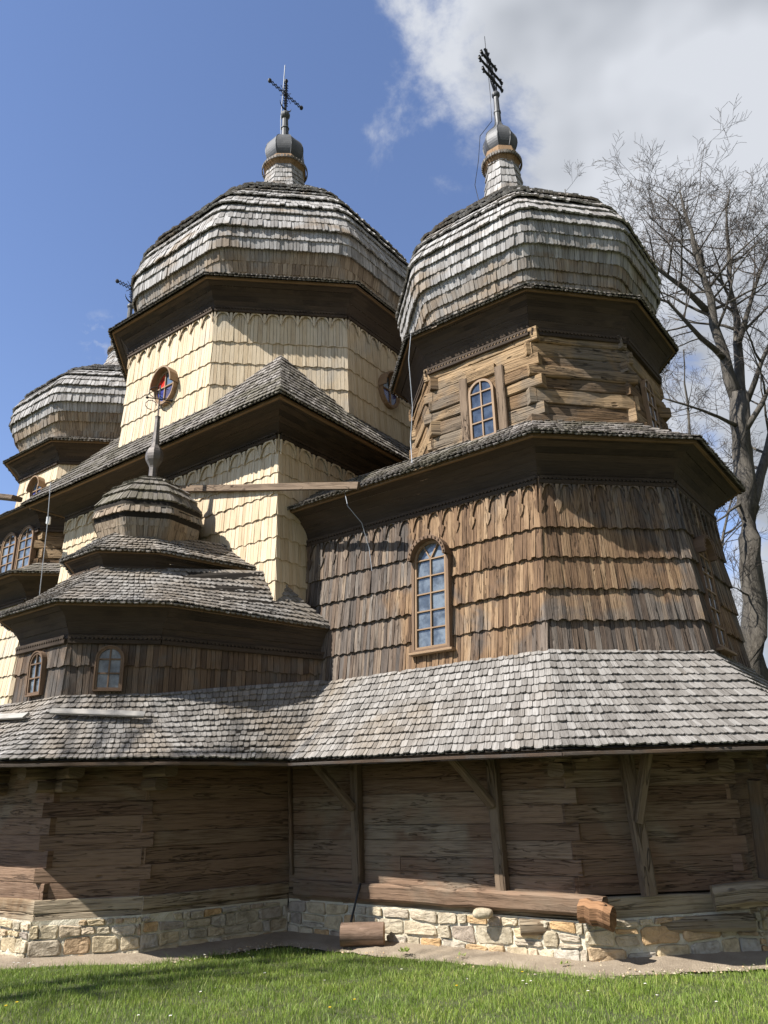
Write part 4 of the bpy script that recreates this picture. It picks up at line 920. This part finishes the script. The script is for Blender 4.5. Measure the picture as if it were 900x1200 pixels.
# ------------------------------------------------------------------ loose boards on the skirt roof
def onroof(px,py,planept,n_):
    v=Fv+Rv*((px-450)/F_PX)-Uv*((py-600)/F_PX); o=Vector((0,0,1.6)); t=(planept-o).dot(n_)/v.dot(n_); return o+v*t
pl=(B1[3]-B1[2]).cross(T1[2]-B1[2]).normalized()
for (x0,y0,x1,y1,lab) in ((60,838,170,842,'thin grey board lying on the skirt roof below the chapel windows'),(-30,846,34,843,'thin grey board end at the left edge of the skirt roof')):
    if x0<0: pl=(B1[2]-B1[1]).cross(T1[1]-B1[1]).normalized()
    A_=onroof(x0,y0,B1[2],pl); Bq=onroof(x1,y1,B1[2],pl); s_=1 if pl.z>0 else -1
    m1=MB(); m1.beam(A_+pl*s_*.062,Bq+pl*s_*.062,.10,.03,up=pl*s_,wob=.002,seg=3); m1.build('loose_board',M['board'],None,lab,'board')
# ------------------------------------------------------------------ cut log on the ground
lg=thing('cut_log',P(-1.6,2.95,0),'short thick cut log lying on the dirt against the foundation','log')
mb=MB(); a=P(-1.90,2.92,.14); d=Vector((1,-.06,0)).normalized(); K=16
vs=[];us=[]
SEG=8; LL=.52
for i in range(SEG+1):
    for k in range(K):
        an=2*PI*k/K; r=.135*(1+.05*math.sin(3*an+1)+random.uniform(-.025,.025)); up=Vector((0,0,1)); y=d.cross(up)
        vs.append(a+d*(LL*i/SEG)+y*(r*math.cos(an))+up*(r*math.sin(an)*.95)); us.append((k/K*.8,i/SEG*.5))
mb.poly(vs,[(i*K+k,i*K+(k+1)%K,(i+1)*K+(k+1)%K,(i+1)*K+k) for i in range(SEG) for k in range(K)],us); mb.build('bark',M['cutbark'],lg,smooth=True)
for i,o in ((0,-.002),(SEG,.002)):
    mb=MB(); cc=a+d*(LL*i/SEG+o*1); ring=[v+d*o for v in vs[i*K:(i+1)*K]]
    for k in range(K): mb.face([ring[k],ring[(k+1)%K],cc] if i else [ring[(k+1)%K],ring[k],cc])
    mb.build('cut_end',M['cutend'],lg)
st=MB()
def rock(mb,c,rx,ry,rz):
    vs=[];m=10;n=6
    for i in range(n+1):
        ph=PI*(i/n-.5)
        for k in range(m):
            an=2*PI*k/m; j=1+random.uniform(-.08,.08); vs.append(c+Vector((rx*math.copysign(abs(math.cos(ph)*math.cos(an))**.7,math.cos(an))*j,ry*math.copysign(abs(math.cos(ph)*math.sin(an))**.7,math.sin(an))*j,rz*math.copysign(abs(math.sin(ph))**.7,ph)*j)))
    mb.poly(vs,[(i*m+k,i*m+(k+1)%m,(i+1)*m+(k+1)%m,(i+1)*m+k) for i in range(n) for k in range(m)],[(0,0)]*len(vs))
rock(st,P(-.1,2.60,.425),.12,.07,.055)
st.build('loose_stone',M['stone'],None,'rounded grey brown stone resting on top of the foundation','stone',smooth=True)
# ------------------------------------------------------------------ trees
def unproj(px,py,Y):
    v=Fv+Rv*((px-450)/F_PX)-Uv*((py-600)/F_PX); return Vector((0,0,1.6))+v*(Y/v.y)
def branch(tk,tw,p,d,L,r,lev,rs,upk=.10,maxlev=5,nseg=5,spread=.75,kink=.22,dense=1.0):
    pts=[p];rad=[r]; cur=p.copy(); dd=d.copy(); 
    for i in range(nseg):
        dd=(dd+Vector((rs.uniform(-kink,kink),rs.uniform(-kink,kink),rs.uniform(-kink,kink)+upk))).normalized(); cur=cur+dd*(L/nseg); pts.append(cur); rad.append(max(.0055,r*(1-.75*(i+1)/nseg)))
    (tk if r>.035 else tw).tube(pts,rad,6 if r>.05 else 4 if r>.018 else 3)
    if lev>=maxlev or L<.3: return
    nc=int((4+rs.random()*3)*dense) if lev<maxlev-1 else int((4+rs.random()*3)*dense)
    for k in range(nc):
        f=.25+.75*(k+rs.random())/nc; i=min(nseg-1,int(f*nseg)); q=lerp(pts[i],pts[i+1],f*nseg-i); bd=(pts[i+1]-pts[i]).normalized()
        ax=Vector((rs.uniform(-1,1),rs.uniform(-1,1),rs.uniform(-.6,.8))); ax=(ax-bd*ax.dot(bd)).normalized()
        nd_=(bd*(1-spread*.45)+ax*spread).normalized(); rr=rad[i]*rs.uniform(.42,.62)
        branch(tk,tw,q,nd_,L*rs.uniform(.42,.68)*(1.15-.4*f),rr,lev+1,rs,upk,maxlev,4,spread,kink,dense)
def limb(tk,tw,pix,rad,rs,n_side,Ls,lev=2,ml=5,dense=1.0):
    pts=[unproj(*p) for p in pix]
    # resample smooth with slight kinks
    ln=Line(pts); K=max(6,int(ln.L/.9)); pp=[];rr=[]
    for k in range(K+1):
        t=k/K; q=ln.at(t)+Vector((rs.uniform(-.06,.06),rs.uniform(-.06,.06),0))*(0 if k in (0,) else 1); pp.append(q); rr.append(lerp(rad[0],rad[1],t**.85)*(1+rs.uniform(-.05,.05)))
    tk.tube(pp,rr,10 if rad[0]>.15 else 7)
    for k in range(n_side):
        f=.30+.70*(k+rs.random())/n_side; i=min(K-1,int(f*K)); q=lerp(pp[i],pp[i+1],f*K-i); bd=(pp[i+1]-pp[i]).normalized()
        ax=Vector((rs.uniform(-1,1),rs.uniform(-1,1),rs.uniform(-.3,.7))); ax=(ax-bd*ax.dot(bd)).normalized()
        branch(tk,tw,q,(bd*.55+ax*.8).normalized(),Ls*rs.uniform(.6,1.15)*(1.15-.45*f),min(rr[i]*.5,.09)*rs.uniform(.6,1),lev,rs,.06,ml,5,.75,.2,dense)
def maketree(base,label,group,build):
    t=thing('bare_tree',base,label,'tree',group); tk,tw=MB(),MB(); build(tk,tw); tk.build('trunk',M['bark'],t,smooth=True); tw.build('crown',M['twig'],t); return t
rs=random.Random(11); Y=21.
def bt(tk,tw):
    limb(tk,tw,[(892,960,Y),(890,850,Y),(888,790,Y),(884,690,Y),(876,590,Y),(866,500,Y),(865,462,Y)],(0.368,0.288),rs,0,0.90,dense=.82)
    limb(tk,tw,[(866,475,Y),(850,425,Y),(836,370,Y-.3),(820,308,Y-.3),(805,260,Y),(798,223,Y)],(0.216,0.028),rs,20,3.07,dense=.82)
    limb(tk,tw,[(870,480,Y),(866,420,Y+.4),(858,350,Y+.6),(854,300,Y+.6),(850,256,Y+.6),(854,223,Y+.6)],(0.192,0.024),rs,20,2.88,dense=.82)
    limb(tk,tw,[(836,372,Y),(808,345,Y-.6),(783,322,Y-.9),(760,308,Y-1),(712,286,Y-1)],(0.120,0.016),rs,15,2.34,dense=.82)
    limb(tk,tw,[(848,420,Y),(828,402,Y-.8),(808,385,Y-1.2),(783,350,Y-1.5),(730,345,Y-1.6)],(0.112,0.016),rs,13,2.25,dense=.82)
    limb(tk,tw,[(823,311,Y),(813,278,Y+.5),(794,245,Y+.6),(758,220,Y+.6)],(0.080,0.012),rs,12,1.98,dense=.82)
    limb(tk,tw,[(866,400,Y),(883,340,Y+.5),(901,300,Y+.6),(913,264,Y+.6),(923,234,Y)],(0.104,0.016),rs,15,2.43,dense=.82)
    limb(tk,tw,[(876,470,Y),(893,420,Y-.5),(913,380,Y-.8),(933,345,Y-1)],(0.096,0.024),rs,10,2.34,dense=.82)
    limb(tk,tw,[(870,510,Y),(890,480,Y-.4),(908,440,Y-.5),(933,420,Y-.5)],(0.112,0.024),rs,8,2.34,dense=.82)
    limb(tk,tw,[(866,500,Y),(843,488,Y-.6),(818,478,Y-.8),(788,470,Y-1),(768,462,Y-1)],(0.072,0.016),rs,8,1.63,dense=.82)
    limb(tk,tw,[(874,585,Y),(853,602,Y-.5),(833,615,Y-.6),(820,640,Y-.6)],(0.056,0.008),rs,7,1.35,dense=.82)
    limb(tk,tw,[(876,610,Y),(892,560,Y+.3),(906,500,Y+.4),(923,440,Y+.4)],(0.176,0.096),rs,8,2.53,dense=.82)
    limb(tk,tw,[(882,700,Y),(863,690,Y-.6),(846,682,Y-.8)],(0.040,0.006),rs,5,1.08,dense=.82)
maketree(unproj(884,960,Y)*1.0-Vector((0,0,unproj(884,960,Y).z)),'large bare grey tree with forked trunk rising right of the church','bare trees behind the church',bt)
rs2=random.Random(5); Y2=33.
def bt2(tk,tw):
    limb(tk,tw,[(848,900,Y2),(842,800,Y2),(830,700,Y2),(815,560,Y2),(806,470,Y2),(800,410,Y2)],(.22,.03),rs2,16,3.6,dense=.9)
    limb(tk,tw,[(832,690,Y2),(850,620,Y2),(862,560,Y2)],(.12,.02),rs2,9,3.0,dense=.9)
    limb(tk,tw,[(840,800,Y2),(850,760,Y2),(862,720,Y2)],(.10,.02),rs2,9,2.6,dense=.9)
p=unproj(848,900,Y2); p.z=0
maketree(p,'slimmer bare tree further behind, low at the right edge of the domes','bare trees behind the church',bt2)
rs3=random.Random(8); Y3=30.
def bt3(tk,tw):
    limb(tk,tw,[(700,940,Y3),(690,600,Y3),(672,330,Y3),(664,240,Y3),(662,222,Y3)],(.25,.02),rs3,9,2.0,ml=5,dense=.8)
p=unproj(700,940,Y3); p.z=0
maketree(p,'bare treetop just showing above the right dome','bare trees behind the church',bt3)
rs4=random.Random(21)
def bt4(tk,tw):
    b=Vector((-12.6,3.6,0)); 
    def lm(pts,rad,n,L,lev=3): 
        ln=Line([b+Vector(p) for p in pts]); K=10; pp=[ln.at(k/K)+Vector((rs4.uniform(-.08,.08),rs4.uniform(-.08,.08),0)) for k in range(K+1)]; tk.tube(pp,[lerp(rad[0],rad[1],k/K) for k in range(K+1)],8)
        for k in range(n):
            f=.35+.65*(k+rs4.random())/n; q=ln.at(f); ax=Vector((rs4.uniform(-1,1),rs4.uniform(-1,1),rs4.uniform(-.1,.9))).normalized(); branch(tk,tw,q,ax,L*rs4.uniform(.6,1.1),.05,lev,rs4,.06,5,5,.75,.22,1)
    lm([(0,0,0),(.1,0,5),(.2,.3,9),(0,.5,14)],(.32,.06),12,3.0)
    lm([(.15,.2,5.5),(1.6,.6,8.5),(2.4,1.2,12)],(.16,.03),9,2.4)
    lm([(.15,.1,6),(-1.0,-1.4,9),(-1.2,-2.2,12.5)],(.16,.03),9,2.4)
maketree(Vector((-12.6,3.6,0)),'bare tree off to the left, seen by its soft shadow on the lawn','bare trees behind the church',bt4)
# ------------------------------------------------------------------ grass and flowers
def inside_dirt(pts):  # mask of points lying on the church side of the ragged dirt edge
    poly=np.array([[P(a,b,0).x,P(a,b,0).y] for a,b in DEDGE]); 
    poly=np.vstack([poly,[[40,60],[-60,60]]]); x,y=pts[:,0],pts[:,1]; ins=np.zeros(len(x),bool); j=len(poly)-1
    for i in range(len(poly)):
        xi,yi=poly[i];xj,yj=poly[j]
        c=((yi>y)!=(yj>y))&(x<(xj-xi)*(y-yi)/(yj-yi+1e-12)+xi); ins^=c; j=i
    return ins
def gz(x,y): return .02*np.sin(x*1.3)+.02*np.sin(y*1.1+x*.4)-.02
def grass(n,x0,x1,y0,y1,hm,wm_,name,label):
    x=rng.uniform(x0,x1,n); y=rng.uniform(y0,y1,n); pts=np.stack([x,y],1)
    edge=rng.uniform(-.06,.06,(n,2)); k=~inside_dirt(pts+edge); x,y=x[k],y[k]; n=len(x)
    clump=(np.sin(x*7.1+np.sin(y*5.3)*2)+np.sin(y*8.7+np.sin(x*4.1)*2))*.25+1
    h=hm*rng.gamma(6,1/6,n)*clump; a=rng.uniform(0,2*PI,n); w_=wm_*rng.uniform(.6,1.3,n)
    lean=rng.uniform(.1,.9,n)*h; la=rng.uniform(0,2*PI,n); z=gz(x,y)
    ca_,sa=np.cos(a)*w_,np.sin(a)*w_; lx,ly=np.cos(la)*lean,np.sin(la)*lean
    V=np.empty((n,5,3),np.float32)
    V[:,0]=np.stack([x-ca_,y-sa,z-.01],1); V[:,1]=np.stack([x+ca_,y+sa,z-.01],1)
    V[:,2]=np.stack([x+ca_*.8+lx*.35,y+sa*.8+ly*.35,z+h*.6],1); V[:,3]=np.stack([x-ca_*.8+lx*.35,y-sa*.8+ly*.35,z+h*.6],1)
    V[:,4]=np.stack([x+lx,y+ly,z+h],1)
    me=bpy.data.meshes.new(name); me.vertices.add(n*5); me.vertices.foreach_set('co',V.ravel())
    b=np.arange(n)[:,None]*5; loops=np.concatenate([b+np.array([[0,1,2,3]]),b+np.array([[3,2,4]])],1).ravel().astype(np.int32)
    st_=np.empty((n,2),np.int32); st_[:,0]=np.arange(n)*7; st_[:,1]=np.arange(n)*7+4
    me.loops.add(n*7); me.loops.foreach_set('vertex_index',loops); me.polygons.add(n*2); me.polygons.foreach_set('loop_start',st_.ravel())
    me.update(calc_edges=True); me.validate(); me.materials.append(M['grass'])
    o=bpy.data.objects.new(name,me); scene.collection.objects.link(o); tag(o,label,'grass',None,'stuff'); return o
grass(230000,-6.0,5.5,5.6,10.9,.034,.0023,'grass','short bright green lawn in front of the church')
def flower(loc,h,r,petm,label,group,name,cat):
    t=thing(name,loc,label,cat,group); mb=MB(); mb.tube([loc,loc+Vector((.004,0,h))],.0015,4); mb.build('stem',M['stem'],t)
    mb=MB(); c=loc+Vector((.004,0,h))
    for k in range(10):
        a=2*PI*k/10; d=Vector((math.cos(a),math.sin(a),.25)); q=d.cross(Vector((0,0,1))).normalized(); mb.face([c,c+d*r*.5+q*r*.22,c+d*r,c+d*r*.5-q*r*.22])
        mb.face([c+Vector((0,0,.002)),c+d*r*.5+q*r*.22+Vector((0,0,.003)),c+d*r+Vector((0,0,.004)),c+d*r*.5-q*r*.22+Vector((0,0,.003))])
    mb.build('petals',M[petm],t); mb=MB(); mb.lathe(c,[(r*.3,c.z-.002),(r*.3,c.z+.003),(r*.1,c.z+.006)],8); mb.build('eye',M['yellow'],t); return t
def copy_tree(o,loc,label=None):
    c=o.copy(); scene.collection.objects.link(c); c.location=loc
    if label: c['label']=label
    for ch in o.children: k=ch.copy(); scene.collection.objects.link(k); k.parent=c
    return c
def gpt(px,py):
    v=Fv+Rv*((px-450)/F_PX)-Uv*((py-600)/F_PX); p=Vector((0,0,1.6))+v*(-1.6/v.z); p.z=float(gz(p.x,p.y)); return p
daisy=[(15,1134),(20,1136),(33,1137),(38,1136),(240,1121),(292,1117),(297,1120),(252,1160),(161,1196),(200,1197),(235,1168),(310,1143),(613,1157),(617,1159),(623,1157),(757,1158),(471,1139),(770,1172),(380,1150),(548,1152),(90,1150),(130,1125),(690,1170),(840,1180)]
f0=None
for i,(px,py) in enumerate(daisy):
    lo=gpt(px,py)
    if f0 is None: f0=flower(lo,.045,.013,'petal','tiny white daisy in the lawn','daisies in the lawn','daisy','flower')
    else: c=copy_tree(f0,lo); s_=.75+.5*random.random(); c.scale=(s_,s_,s_); c.rotation_euler=(0,0,random.random()*6)
f0=None
for px,py in [(612,1145),(386,1187),(18,1185),(5,1189),(535,1163),(415,1178)]:
    lo=gpt(px,py)
    if f0 is None: f0=flower(lo,.05,.015,'yellow','small yellow dandelion in the lawn','dandelions in the lawn','dandelion','flower')
    else: copy_tree(f0,lo)
def gravel(n=2600):
    mb=MB(); A=offs(WALL,.12); B=offs(WALL,.80); Ls=[0]
    for k in range(n):
        i=random.randrange(len(A)-1); t=random.random(); f=random.random()**.8; x=lerp(lerp(A[i][0],A[i+1][0],t),lerp(B[i][0],B[i+1][0],t),f); y=lerp(lerp(A[i][1],A[i+1][1],t),lerp(B[i][1],B[i+1][1],t),f)
        c=P(x,y,lerp(.07,-.01,min(1,(f*.68+.42)/.92)**.7)); r=random.choice([.004,.005,.007,.009,.016]); 
        q=[c+Vector((r*random.uniform(.6,1.3)*math.cos(a),r*random.uniform(.6,1.3)*math.sin(a),0)) for a in (0,1.26,2.5,3.77,5.03)]; top=c+Vector((0,0,r*.8))
        for j in range(5): mb.face([q[j],q[(j+1)%5],top])
    mb.build('gravel',M['stone'],None,'loose grit and small stones on the bare dirt strip','gravel',None,'stuff')
gravel()
# small weeds at the foot of the wall
def weed(es,label,n=16,h=.07):
    b=P(es[0],es[1],.03); t=thing('weed',b,label,'plant',None); mb=MB()
    for k in range(n):
        a=random.random()*2*PI; l=h*random.uniform(.5,1.2); d=Vector((math.cos(a),math.sin(a),random.uniform(.4,1.4))).normalized(); q=d.cross(Vector((0,0,1))).normalized()*l*.22
        o=b+Vector((random.uniform(-.05,.05),random.uniform(-.03,.03),0)); mb.face([o,o+d*l*.5+q,o+d*l,o+d*l*.5-q])
    mb.build('leaves',M['grass'],t)
weed((-.95,2.95),'little green weed in the dirt right of the cut log')
weed((-.25,2.85),'sparse green weed by the sunny foundation',8,.05)
weed((.9,2.75),'low weed at the foot of the foundation corner',10,.05)
